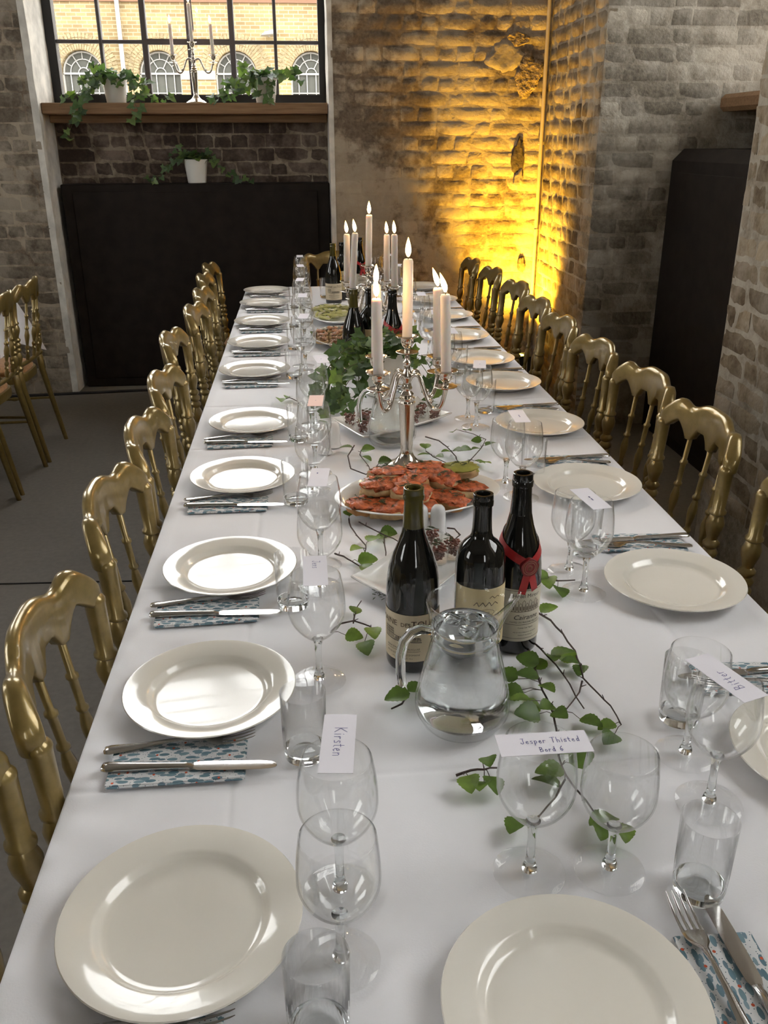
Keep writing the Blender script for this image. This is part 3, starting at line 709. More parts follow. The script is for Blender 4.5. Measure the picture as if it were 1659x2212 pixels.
# ------------------------------------------------------------------ gilt chairs
def make_chair():
    """faces +x; origin on the floor under the middle of the back"""
    root = thing('gilt_chair', 'x', 'chair')
    # top rail
    HW = 0.209
    def bow(y): return -0.050*(1-(y/0.205)**2)
    def ztop(y):
        a = abs(y); z = 0.879
        z += 0.024*math.exp(-(a/0.086)**4)
        z += 0.014*math.exp(-((a-0.152)/0.028)**2)
        if a > 0.160: z -= 0.036*((a-0.160)/(HW-0.160))**2.2
        return z
    def zbot(y):
        a = abs(y)
        tips = [0.0, 0.10]; z = 0.836 if a > 0.10 else 0.827
        for tp in tips: z = min(z, 0.796+max(0, (abs(a-tp)-0.012))**0.75*0.55)
        if a > 0.135: z = min(z, 0.838) - 0.024*min(1, max(0, (a-0.145)/0.035))**1.5
        return z
    rings = []; n = 72
    for i in range(n+1):
        y = -HW+2*HW*i/n
        if i in (0, n): y *= 0.999
        x = bow(y); slope = (bow(y+0.002)-bow(y-0.002))/0.004
        nx_, ny_ = 1/math.hypot(1, slope), -slope/math.hypot(1, slope)
        zt, zb = ztop(y), zbot(y); th = 0.0120+0.0060*min(1, max(0, (abs(y)-0.12)/0.07))
        e = min(1.0, (HW-abs(y))/0.010+0.25); th *= math.sqrt(min(1, e))
        sec = []
        for (u, s_) in ((-0.8, 0.0), (0.8, 0.0), (1.0, 0.10), (1.0, 0.80), (0.72, 0.95), (0.0, 1.0), (-0.72, 0.95), (-1.0, 0.80), (-1.0, 0.10)):
            lean = -0.10*(zb+(zt-zb)*s_-0.815)
            sec.append((x+nx_*th*u+lean, y+ny_*th*u, zb+(zt-zb)*s_))
        rings.append(sec)
    m = MB().loft(rings); me = m.mesh('top_rail', 'gold_paint', 50); fixn(me); me.polygons.foreach_set('use_smooth', [True]*len(me.polygons)); me.set_sharp_from_angle(angle=math.radians(72)); link('top_rail', me, root)
    # turned posts that run down into the back legs
    def post_prof():
        return [(0.0, 0.0), (0.0115, 0.0), (0.0165, 0.40), (0.0175, 0.47), (0.014, 0.478), (0.020, 0.488), (0.020, 0.497), (0.0125, 0.505), (0.013, 0.52), (0.0195, 0.545), (0.0205, 0.565), (0.0135, 0.585), (0.020, 0.594), (0.020, 0.604), (0.0125, 0.612),
                (0.0195, 0.620), (0.0205, 0.630), (0.0135, 0.641), (0.0195, 0.649), (0.020, 0.658), (0.0125, 0.667), (0.0135, 0.675), (0.0205, 0.700), (0.0218, 0.716), (0.0165, 0.734), (0.0145, 0.738), (0.0200, 0.743), (0.0200, 0.750), (0.0150, 0.756), (0.0175, 0.812), (0.0185, 0.815), (0.0185, 0.820), (0.0160, 0.824), (0.0120, 0.830), (0.0, 0.834)]
    def lean(z):
        if z < 0.45: return (-0.075*(1-z/0.45)**1.3+0.022, 0)
        return (0.022*(1-(z-0.45)/0.37), 0)
    for sy in (-1, 1):
        MB().lathe([(r_, z if z < 0.48 or z > 0.80 else (0.48+(z-0.48)*0.877)) for (r_, z) in post_prof()], 18, (0, sy*0.194, 0), axis=lean).build('back_post', 'gold_paint', root, 50)
    sp = [(0.0, 0.505), (0.007, 0.506), (0.0085, 0.520), (0.011, 0.535), (0.0065, 0.548), (0.011, 0.556), (0.0065, 0.565), (0.0105, 0.573), (0.011, 0.580), (0.0065, 0.588), (0.0075, 0.595), (0.0120, 0.625), (0.0125, 0.638), (0.0080, 0.660), (0.0070, 0.664), (0.0110, 0.669), (0.0110, 0.674), (0.0070, 0.679), (0.0078, 0.726), (0.0108, 0.730), (0.0108, 0.735), (0.0065, 0.740), (0.0068, 0.795), (0.0, 0.800)]
    for yy in (-0.10, 0.0, 0.10):
        b = bow(yy)
        MB().lathe(sp, 10, (0, yy, 0), axis=lambda z, b=b: (lean(z)[0]+b*(0.45+0.55*(z-0.5)/0.3), 0)).build('spindle', 'gold_paint', root, 50)
    m = MB(); m.tube([(lean(0.505)[0]+0.45*bow(y), y, 0.505) for y in [-0.194+0.388*i/12 for i in range(13)]], 0.0115, 8); m.build('lower_rail', 'gold_paint', root, 60)
    # seat: D-shaped frame and cushion
    def outline(s, n=36):
        pts = []
        for i in range(n):
            a = 2*PI*i/n; c, sn = math.cos(a), math.sin(a)
            x = 0.215+math.copysign(abs(c)**0.62, c)*0.205*s; wy = (0.190+0.014*c)*s
            pts.append((x, math.copysign(abs(sn)**0.55, sn)*wy))
        return pts
    m = MB(); m.loft([[(x, y, z) for (x, y) in outline(s)] for (s, z) in ((0.93, 0.400), (0.99, 0.404), (1.0, 0.415), (1.0, 0.435), (0.985, 0.444), (0.95, 0.446))]); m.build('seat_frame', 'gold_paint', root, 50)
    m = MB(); m.loft([[(x, y, z) for (x, y) in outline(s)] for (s, z) in ((0.93, 0.440), (0.94, 0.455), (0.90, 0.468), (0.75, 0.478), (0.4, 0.483), (0.1, 0.484))]); m.build('seat_cushion', 'seat_velvet', root, 60)
    for sy in (-1, 1):
        MB().lathe([(0.0, 0.0), (0.0115, 0.0), (0.0135, 0.02), (0.0175, 0.36), (0.0205, 0.37), (0.0175, 0.38), (0.0185, 0.41)], 12, (0.365, sy*0.155, 0), axis=lambda z: (0.02*(1-z/0.4), 0)).build('front_leg', 'gold_paint', root, 50)
    def beaded(p0, p1, name):
        p0, p1 = Vector(p0), Vector(p1); pts = []; rs = []
        for i in range(41):
            u = i/40; pts.append(p0.lerp(p1, u)); rs.append(0.007+0.004*max(0, math.cos((u-0.5)*30)) * (1 if abs(u-0.5) < 0.12 else 0))
        MB().tube(pts, rs, 8).build(name, 'gold_paint', root, 60)
    for zz in (0.20, 0.29): beaded((0.378, -0.155, zz), (0.378, 0.155, zz), 'stretcher')
    for sy in (-1, 1): beaded((-0.01, sy*0.192, 0.24), (0.372, sy*0.155, 0.24), 'stretcher')
    return root
chair0 = make_chair(); CH_USED = [False]
def place_chair(x, y, rz, label, group):
    o = chair0 if not CH_USED[0] else copy_tree(chair0); CH_USED[0] = True
    o.location = (x, y, 0); o.rotation_euler = (0, 0, rz); o['label'] = label; o['group'] = group; return o
LCH = [(-0.385, 0.690, 0), (-0.362, 1.130, 0.03), (-0.372, 1.648, -0.01), (-0.372, 2.075, 0.01), (-0.392, 2.555, 0.0), (-0.445, 3.150, 0.02), (-0.428, 3.715, -0.02), (-0.440, 4.155, 0.0), (-0.478, 4.655, 0.01), (-0.490, 5.085, -0.01)]
for i, (x, y, a) in enumerate(LCH):
    place_chair(x, y, a, 'gilt spindle-back chair, %s from the near end on the left of the table' % ORD[i], 'gilt chairs along the left of the table')
RCH = [(0.972, 1.475, 0), (0.960, 2.015, -0.01), (0.972, 2.440, 0.01), (0.960, 2.868, 0), (0.958, 3.298, -0.01), (0.972, 3.730, 0.0), (0.998, 4.215, 0.02), (0.982, 4.720, 0), (0.945, 5.125, -0.02)]
for i, (x, y, a) in enumerate(RCH):
    place_chair(x, y, PI+a, 'gilt spindle-back chair, %s from the near end on the right of the table' % ORD[i], 'gilt chairs along the right of the table')
place_chair(0.19, 5.545, -PI/2, 'gilt spindle-back chair at the far head of the table before the black panel', 'gilt chairs around the table')
for i, (y, a) in enumerate(((4.60, 0.02), (4.145, -0.02), (3.69, 0.0))):
    place_chair(-1.40, y, PI+a, ['gilt chair with tan seat nearest the left brick pier, at the neighbouring table', 'gilt chair at the neighbouring table, second from the brick pier', 'gilt chair at the neighbouring table cut by the picture edge'][i], 'gilt chairs at the neighbouring table')

# ------------------------------------------------------------------ tableware
plate_me = MB().lathe([(0.0, 0.0035), (0.066, 0.0035), (0.070, 0.0), (0.074, 0.0), (0.076, 0.004), (0.092, 0.0105), (0.126, 0.0195), (0.1275, 0.0210), (0.1265, 0.0225), (0.122, 0.0222), (0.0945, 0.0172), (0.0905, 0.0150), (0.0865, 0.0095), (0.082, 0.0072), (0.076, 0.0064), (0.0, 0.0062)], 72).mesh('dinner_plate', 'china_cream', 60); fixn(plate_me); plate_me.polygons.foreach_set('use_smooth', [True]*len(plate_me.polygons))
def glass_set(H, rim, mx, zmx, zb, foot, name):
    root = thing(name, 'x', 'wine glass')
    outer = []
    n = 14
    for i in range(n+1):
        u = i/n; z = zb+(zmx-zb)*u; outer.append((0.0062+(mx-0.0062)*math.sin(u*PI/2)**0.72, z))
    for i in range(1, 9):
        u = i/8; z = zmx+(H-zmx)*u; outer.append((mx-(mx-rim)*u**1.9, z))
    inner = [(max(0.0005, r-0.0011), z+0.0006) for (r, z) in outer if z > zb+0.005]
    prof = [(0.0, zb-0.001)]+outer+[(rim-0.0005, H+0.0004)]+inner[::-1]+[(0.0, zb+0.0065)]
    me = MB().lathe(prof, 40).mesh('bowl', 'thin_glass', 80); fixn(me); me.polygons.foreach_set('use_smooth', [True]*len(me.polygons)); link('bowl', me, root)
    st = MB().lathe([(0.0, 0.0045), (0.0085, 0.0048), (0.0088, 0.008), (0.0080, 0.0115), (0.0060, 0.016), (0.0050, 0.025), (0.0047, zb*0.6), (0.0052, zb-0.012), (0.0072, zb-0.003), (0.0085, zb+0.001), (0.0, zb+0.001)], 16).mesh('stem', 'solid_glass', 60); fixn(st); link('stem', st, root)
    ft = MB().lathe([(0.0, 0.0012), (foot*0.8, 0.0010), (foot, 0.0), (foot+0.0006, 0.0008), (foot-0.0005, 0.0020), (foot*0.6, 0.0030), (0.0115, 0.0045), (0.0, 0.0047)], 40).mesh('foot', 'foot_glass', 60); fixn(ft); ft.polygons.foreach_set('use_smooth', [True]*len(ft.polygons)); link('foot', ft, root)
    return root
big0 = glass_set(0.182, 0.0370, 0.0435, 0.128, 0.074, 0.0410, 'wine_glass')
small0 = glass_set(0.163, 0.0375, 0.0415, 0.112, 0.063, 0.0400, 'wine_glass')
def tumbler_set():
    root = thing('water_tumbler', 'x', 'tumbler')
    H, r0, r1, tb = 0.102, 0.0280, 0.0308, 0.014
    m = MB().lathe([(r0+0.0008, tb), (r1, H), (r1-0.0008, H+0.0004), (r1-0.0016, H), (r0-0.0008, tb)], 36, closed=True).mesh('wall', 'thin_glass', 80); fixn(m); m.polygons.foreach_set('use_smooth', [True]*len(m.polygons)); link('wall', m, root)
    b = MB().lathe([(0.0, 0.0012), (r0*0.7, 0.0010), (r0-0.003, 0.0), (r0-0.0008, 0.0015), (r0+0.0006, tb-0.0006), (r0-0.0015, tb+0.001), (r0*0.85, tb-0.002), (0.0, tb-0.0035)], 36).mesh('base', 'solid_glass', 50); fixn(b); link('base', b, root)
    return root
tum0 = tumbler_set()
USED = {}
def place(proto, loc, rz, label, group):
    k = proto.name
    o = proto if k not in USED else copy_tree(proto); USED[k] = 1
    o.location = loc; o.rotation_euler = (0, 0, rz); o['label'] = label; o['group'] = group; return o
# fork: tip towards +x, origin mid-length
def make_fork():
    root = thing('fork', 'x', 'fork')
    st = [(-0.1020, 0.0050, 0.0010, 0.0020), (-0.1000, 0.0085, 0.0016, 0.0022), (-0.0930, 0.0105, 0.0018, 0.0024), (-0.080, 0.0092, 0.0019, 0.0030), (-0.050, 0.0062, 0.0020, 0.0050), (-0.015, 0.0040, 0.0021, 0.0085), (0.015, 0.0032, 0.0021, 0.0100), (0.032, 0.0045, 0.0016, 0.0092), (0.040, 0.0100, 0.0012, 0.0070), (0.048, 0.0122, 0.0010, 0.0050), (0.058, 0.0126, 0.0010, 0.0040)]
    rings = [[(x, w_*math.cos(2*PI*k/10), z+h*math.sin(2*PI*k/10)) for k in range(10)] for (x, w_, h, z) in st]
    me = MB().loft(rings).mesh('handle', 'steel', 60); fixn(me); link('handle', me, root)
    tm = []
    tp = [(0.056, 0.0022, 0.0010, 0.0040), (0.070, 0.0017, 0.0010, 0.0042), (0.085, 0.0014, 0.0009, 0.0066), (0.098, 0.0010, 0.0007, 0.0105), (0.103, 0.0004, 0.0004, 0.0125)]
    me = MB().loft([[(x, w_*math.cos(2*PI*k/6), z+h*math.sin(2*PI*k/6)) for k in range(6)] for (x, w_, h, z) in tp]).mesh('tine', 'steel', 60); fixn(me)
    for k in range(4): link('tine', me, root, (0, -0.0102+0.0068*k, 0))
    return root
def make_knife():
    root = thing('table_knife', 'x', 'knife')
    st = [(-0.116, 0.0045, 0.0020, 0.0040), (-0.1140, 0.0085, 0.0038, 0.0046), (-0.107, 0.0102, 0.0043, 0.0048), (-0.090, 0.0088, 0.0044, 0.0050), (-0.050, 0.0066, 0.0044, 0.0050), (-0.015, 0.0056, 0.0042, 0.0050), (-0.004, 0.0060, 0.0040, 0.0050), (0.0, 0.0050, 0.0026, 0.0048), (0.006, 0.0060, 0.0014, 0.0046)]
    me = MB().loft([[(x, w_*math.cos(2*PI*k/12), z+h*math.sin(2*PI*k/12)) for k in range(12)] for (x, w_, h, z) in st]).mesh('handle', 'steel', 60); fixn(me); link('handle', me, root)
    pts = [(0.004, 0.0055, -0.0055), (0.012, 0.0085, -0.0085), (0.030, 0.0092, -0.0090), (0.070, 0.0092, -0.0092), (0.095, 0.0090, -0.0086), (0.108, 0.0070, -0.0070), (0.1145, 0.0030, -0.0045), (0.116, -0.0005, -0.0020)]
    rings = [[(x, a, 0.0050), (x, (a+b)/2, 0.0056), (x, b, 0.0048), (x, b, 0.0044), (x, (a+b)/2, 0.0040), (x, a, 0.0044)] for (x, a, b) in pts]
    me = MB().loft(rings).mesh('blade', 'steel', 40); fixn(me); link('blade', me, root)
    return root
fork0, knife0 = make_fork(), make_knife()
def napkin_mesh(L, W_):
    m = MB(); hl, hw = L/2, W_/2
    for (dx, dy, z0, z1) in ((0.0, 0.0, 0.0, 0.0016), (0.002, -0.001, 0.0016, 0.0032), (0.0, 0.0015, 0.0032, 0.0046)):
        m.bbox(-hl+dx, hl+dx, -hw+dy, hw+dy, z0, z1, 0.0006)
    return m.mesh('paper_napkin', 'napkin_print', None)
nap_me = napkin_mesh(0.178, 0.082)
# handwriting
STROKES = {
 'K': (0.6, [[(0, 0), (0, 1)], [(0.5, 1), (0.02, 0.45), (0.5, 0)]]), 'i': (0.22, [[(0.08, 0), (0.08, 0.5)], [(0.08, 0.72), (0.1, 0.76)]]),
 'r': (0.4, [[(0.05, 0), (0.05, 0.5)], [(0.05, 0.32), (0.18, 0.5), (0.34, 0.46)]]), 's': (0.4, [[(0.32, 0.48), (0.12, 0.5), (0.08, 0.36), (0.28, 0.22), (0.28, 0.05), (0.04, 0.02)]]),
 't': (0.36, [[(0.14, 0.85), (0.14, 0.08), (0.26, 0)], [(0, 0.55), (0.3, 0.58)]]), 'e': (0.42, [[(0.05, 0.26), (0.32, 0.32), (0.26, 0.5), (0.1, 0.44), (0.06, 0.16), (0.2, 0), (0.36, 0.08)]]),
 'n': (0.46, [[(0.05, 0.5), (0.05, 0)], [(0.05, 0.34), (0.2, 0.5), (0.32, 0.42), (0.34, 0)]]), 'J': (0.52, [[(0.1, 1), (0.46, 1)], [(0.36, 1), (0.36, 0.2), (0.24, 0), (0.06, 0.1), (0.04, 0.25)]]),
 'p': (0.44, [[(0.05, 0.5), (0.05, -0.35)], [(0.05, 0.42), (0.24, 0.5), (0.36, 0.34), (0.26, 0.04), (0.06, 0.08)]]), 'T': (0.6, [[(0, 0.98), (0.55, 1)], [(0.28, 1), (0.26, 0)]]),
 'h': (0.46, [[(0.05, 1), (0.05, 0)], [(0.05, 0.34), (0.2, 0.5), (0.32, 0.4), (0.34, 0)]]), 'd': (0.46, [[(0.36, 0.38), (0.2, 0.5), (0.06, 0.3), (0.14, 0.02), (0.34, 0.14)], [(0.37, 1), (0.36, 0)]]),
 'B': (0.55, [[(0.05, 0), (0.05, 1), (0.34, 0.92), (0.36, 0.66), (0.05, 0.52), (0.42, 0.4), (0.42, 0.1), (0.05, 0)]]), 'o': (0.44, [[(0.2, 0.5), (0.06, 0.3), (0.12, 0.04), (0.3, 0.04), (0.36, 0.3), (0.2, 0.5)]]),
 '6': (0.5, [[(0.36, 1), (0.1, 0.6), (0.06, 0.2), (0.22, 0), (0.38, 0.18), (0.28, 0.42), (0.08, 0.3)]]), '~': (0.42, [[(0.0, 0.2), (0.1, 0.5), (0.16, 0.1), (0.26, 0.48), (0.34, 0.08), (0.4, 0.4)]]), ' ': (0.4, [])}
def write(text, h, pen):
    """flat ink strokes of a handwritten line, centred on the origin, along +x"""
    x = 0; m = MB(); segs = []
    for ch in text:
        w_, st = STROKES[ch]
        for s_ in st: segs.append([(x+px, py) for (px, py) in s_])
        x += w_+0.12
    for s_ in segs:
        pts = [((px-x/2)*h, (py-0.35)*h) for (px, py) in s_]
        for a, b in zip(pts, pts[1:]):
            d = Vector((b[0]-a[0], b[1]-a[1])); L = d.length
            if L < 1e-6: continue
            d /= L; nx_, ny_ = -d.y*pen, d.x*pen
            m.add([(a[0]+nx_-d.x*pen, a[1]+ny_-d.y*pen, 0), (a[0]-nx_-d.x*pen, a[1]-ny_-d.y*pen, 0), (b[0]-nx_+d.x*pen, b[1]-ny_+d.y*pen, 0), (b[0]+nx_+d.x*pen, b[1]+ny_+d.y*pen, 0)], [(0, 1, 2, 3)])
    return m
card_me = MB().box(-0.049, 0.049, -0.018, 0.018, 0, 0.0005).mesh('place_card', 'paper', None)
card_pink = MB().box(-0.049, 0.049, -0.018, 0.018, 0, 0.0005).mesh('place_card', 'paper_pink', None)
SQUIG = None
def place_card(x, y, z, rz, label, lines, me=card_me, tilt=0.0):
    o = link('place_card', me, None, (x, y, z), (tilt, 0, rz)); tag(o, label, 'place card', 'place cards on the wine glasses')
    for (txt, h, dx, dy) in lines:
        m = write(txt, h, 0.00035); c = m.build('handwriting', 'ink_blue', o, None); c.location = (dx, dy, 0.0007)
    return o

LP = [(-0.153, 0.702), (-0.162, 1.123), (-0.161, 1.533), (-0.166, 2.033), (-0.163, 2.489), (-0.187, 3.128), (-0.192, 3.602), (-0.195, 4.061), (-0.201, 4.558), (-0.204, 4.967)]
RP = [(0.677, 0.896), (0.665, 1.394), (0.656, 1.901), (0.667, 2.389), (0.664, 2.866), (0.655, 3.219), (0.643, 3.647), (0.665, 4.125), (0.668, 4.580), (0.667, 5.030)]
def where(side, i): return '%s side, %s place from near end' % (side, ORD[i])
ZC = T+0.0003
def setting(side, i, px, py):
    wh = where(side, i); G = 'place settings on the %s of the table' % side
    pl = link('dinner_plate', plate_me, None, (px, py, ZC)); tag(pl, 'cream china dinner plate, %s' % wh, 'plate', 'dinner plates on the white cloth')
    if side == 'left':
        s, ang = 1, 0.0
        far = 0.055 if i > 4 else 0
        gb = {0: (0.015, 0.735), 1: (0.001, 1.152), 2: (0.013, 1.555), 3: (0.012, 2.075), 4: (0.018, 2.49)}.get(i, (-0.012, py+0.105))
        gs = {0: (0.012, 0.645), 1: None, 2: (0.012, 1.458), 3: (0.006, 1.955), 4: (0.008, 2.40)}.get(i, (-0.004, py+0.015))
        tu = {0: (-0.012, 0.566), 1: (-0.022, 0.975), 2: (-0.040, 1.395), 3: (-0.036, 1.887), 4: (-0.030, 2.345)}.get(i, (-0.045, py-0.075))
        dy = -0.153; fo = (-0.193-px, -0.118); kn = (-0.175-px, -0.168)
    else:
        s, ang = -1, PI
        gb = {0: (0.483, 0.832), 1: (0.493, 1.393), 2: (0.488, 1.865), 3: (0.485, 2.417)}.get(i, (0.482, py+0.03))
        gs = {0: (0.492, 0.927), 1: (0.491, 1.481), 2: (0.470, 1.953), 3: (0.477, 2.505)}.get(i, (0.474, py+0.12))
        tu = {0: (0.515, 1.005), 1: (0.545, 1.558), 2: (0.545, 1.985), 3: (0.542, 2.569)}.get(i, (0.542, py+0.185))
        dy = 0.197; fo = (0.668-px, 0.172); kn = (0.667-px, 0.205)
        if i in (4,): dy = 0.185; fo = (0.668-px, 0.165); kn = (0.667-px, 0.195)
    place(big0, (gb[0], gb[1], ZC), i*0.7, 'larger wine glass under a place card, %s' % wh, 'wine glasses on the white cloth')
    if gs: place(small0, (gs[0], gs[1], ZC), i*0.9, 'smaller wine glass without a card, %s' % wh, 'wine glasses on the white cloth')
    if not (side == 'left' and i == 9): place(tum0, (tu[0], tu[1], ZC), i, 'straight clear water tumbler, %s' % wh, 'water tumblers on the white cloth')
    jit = random.uniform(-0.03, 0.03)
    if side == 'right' and i == 9: return gb
    n = link('paper_napkin', nap_me, None, ((-0.192 if s > 0 else 0.672), py+dy, ZC), (0, 0, ang+(0.03 if s > 0 else -0.05)+jit)); tag(n, 'blue leaf print napkin under cutlery, %s' % wh, 'napkin', 'printed napkins on the white cloth')
    place(fork0, (px+fo[0], py+fo[1], ZC+0.0052), ang+0.07*s+jit, 'steel four-tined fork on a napkin, %s' % wh, 'forks on the napkins')
    place(knife0, (px+kn[0], py+kn[1], ZC+0.0042), ang-0.06*s+jit*0.5, 'steel table knife on a napkin, %s' % wh, 'knives on the napkins')
    return gb
Lg = [setting('left', i, *p) for i, p in enumerate(LP)]
Rg = [setting('right', i, *p) for i, p in enumerate(RP)]
# head of the table, nearest the camera
pl = link('dinner_plate', plate_me, None, (0.230, 0.562, ZC)); tag(pl, 'cream china dinner plate at the near head of the table, bottom centre', 'plate', 'dinner plates on the white cloth')
place(big0, (0.231, 0.742, ZC), 0.2, 'larger clear wine glass under the long two-line place card at the head', 'wine glasses on the white cloth')
place(small0, (0.323, 0.738, ZC), 0.5, 'smaller clear wine glass beside the two-line card at the table head', 'wine glasses on the white cloth')
place(tum0, (0.411, 0.698, ZC), 0.5, 'straight clear water tumbler before the fork at the table head', 'water tumblers on the white cloth')
n = link('paper_napkin', nap_me, None, (0.398, 0.548, ZC), (0, 0, PI/2-0.02)); tag(n, 'blue leaf print paper napkin beside the plate at the near table head', 'napkin', 'printed napkins on the white cloth')
place(fork0, (0.381, 0.582, ZC+0.0052), PI/2+0.04, 'steel four-tined fork beside the plate at the near table head', 'forks on the napkins')
place(knife0, (0.415, 0.566, ZC+0.0042), PI/2+0.02, 'steel table knife beside the plate at the near table head', 'knives on the napkins')
# far head
place(big0, (0.40, 5.02, ZC), 0.2, 'larger clear wine glass at the far head of the table', 'wine glasses on the white cloth')
place(tum0, (0.115, 4.78, ZC), 0.5, 'straight clear water tumbler beside the far left wine bottle', 'water tumblers on the white cloth')
ZG = ZC+0.1828
q = PI/2
LC = [(0.018, 0.759, -q-0.10, [('Kirsten', 0.0132, 0.0, 0.0)]), (0.001, 1.167, -q+0.0, [('Jens', 0.0115, -0.018, 0.0)]), (0.015, 1.560, -q-0.10, [('~~', 0.006, -0.02, -0.004)]), (0.019, 2.095, -q-0.07, [('~', 0.006, 0.0, 0.0)]), (0.043, 2.541, -q+0.12, [('~~', 0.005, 0, 0)])]
for i in range(10):
    if i < 5: x, y, rz, ln = LC[i]
    else: x, y, rz, ln = Lg[i][0]+random.uniform(-0.006, 0.008), Lg[i][1]+0.005, -q+random.uniform(-0.1, 0.1), []
    place_card(x, y, ZG, rz, ('pink' if i == 3 else 'white')+' place card across a glass rim, %s' % where('left', i), ln, card_pink if i == 3 else card_me)
RC = [(0.480, 0.839, q+0.32, [('Bitter', 0.0135, -0.006, 0.0)]), (0.494, 1.404, q+0.14, [('~~~ ~~', 0.006, 0.0, 0.0)]), (0.485, 1.915, q-0.04, [('~~ ~~', 0.006, 0, 0)]), (0.492, 2.431, q-0.2, [('~~', 0.006, 0, 0)])]
for i in range(10):
    if i < 4: x, y, rz, ln = RC[i]
    else: x, y, rz, ln = Rg[i][0]+0.006, Rg[i][1]+0.02, q+random.uniform(-0.2, 0.1), []
    place_card(x, y, ZG, rz, 'white place card across a glass rim, %s' % where('right', i), ln)
place_card(0.234, 0.7375, ZG, 0.0, 'white place card with two handwritten lines at the near table head', [('Jesper Thisted', 0.0085, 0.008, 0.003), ('Bord 6', 0.0075, 0.006, -0.0115)])

# ------------------------------------------------------------------ wine bottles
TXT = {}
def text_geo(s, size):
    key = (s, size)
    if key not in TXT:
        cu = bpy.data.curves.new('txt', 'FONT'); cu.body = s; cu.size = size; cu.align_x = 'CENTER'; cu.resolution_u = 2
        ob = bpy.data.objects.new('txt', cu); COL.objects.link(ob)
        bpy.context.view_layer.update()
        me = bpy.data.meshes.new_from_object(ob); TXT[key] = ([tuple(v.co) for v in me.vertices], [tuple(p.vertices) for p in me.polygons])
        bpy.data.objects.remove(ob); bpy.data.meshes.remove(me); bpy.data.curves.remove(cu)
    return TXT[key]
def wrap(mb, s, size, R_, z, a0=0.0, slant=0.0):
    """text bent round a bottle; a0 = 0 looks along -y"""
    v, f = text_geo(s, size)
    mb.add([((R_)*math.sin((x+slant*y)/R_+a0), -(R_)*math.cos((x+slant*y)/R_+a0), z+y) for (x, y, _) in v], f)
def wline(mb, pts, R_, w_=0.0003):
    for a, b in zip(pts, pts[1:]):
        d = Vector((b[0]-a[0], b[1]-a[1])); L = d.length
        if L < 1e-6: continue
        d /= L; n_ = (-d.y*w_, d.x*w_); k = max(1, int(L/0.004)); 
        for i in range(k):
            p0 = (a[0]+(b[0]-a[0])*i/k, a[1]+(b[1]-a[1])*i/k); p1 = (a[0]+(b[0]-a[0])*(i+1)/k, a[1]+(b[1]-a[1])*(i+1)/k)
            c = [(p0[0]+n_[0], p0[1]+n_[1]), (p0[0]-n_[0], p0[1]-n_[1]), (p1[0]-n_[0], p1[1]-n_[1]), (p1[0]+n_[0], p1[1]+n_[1])]
            mb.add([(R_*math.sin(x/R_), -R_*math.cos(x/R_), z) for (x, z) in c], [(0, 1, 2, 3)])
def label_patch(R_, z0, z1, half, mat, root, name='label'):
    n = 28; v = []; f = []
    for i in range(n+1):
        a = -half+2*half*i/n
        for z in (z0, z1): v.append((R_*math.sin(a), -R_*math.cos(a), z))
    for i in range(n): f.append((2*i, 2*i+2, 2*i+3, 2*i+1))
    m = MB(); m.v = v; m.f = f; return m.build(name, mat, root, 80)
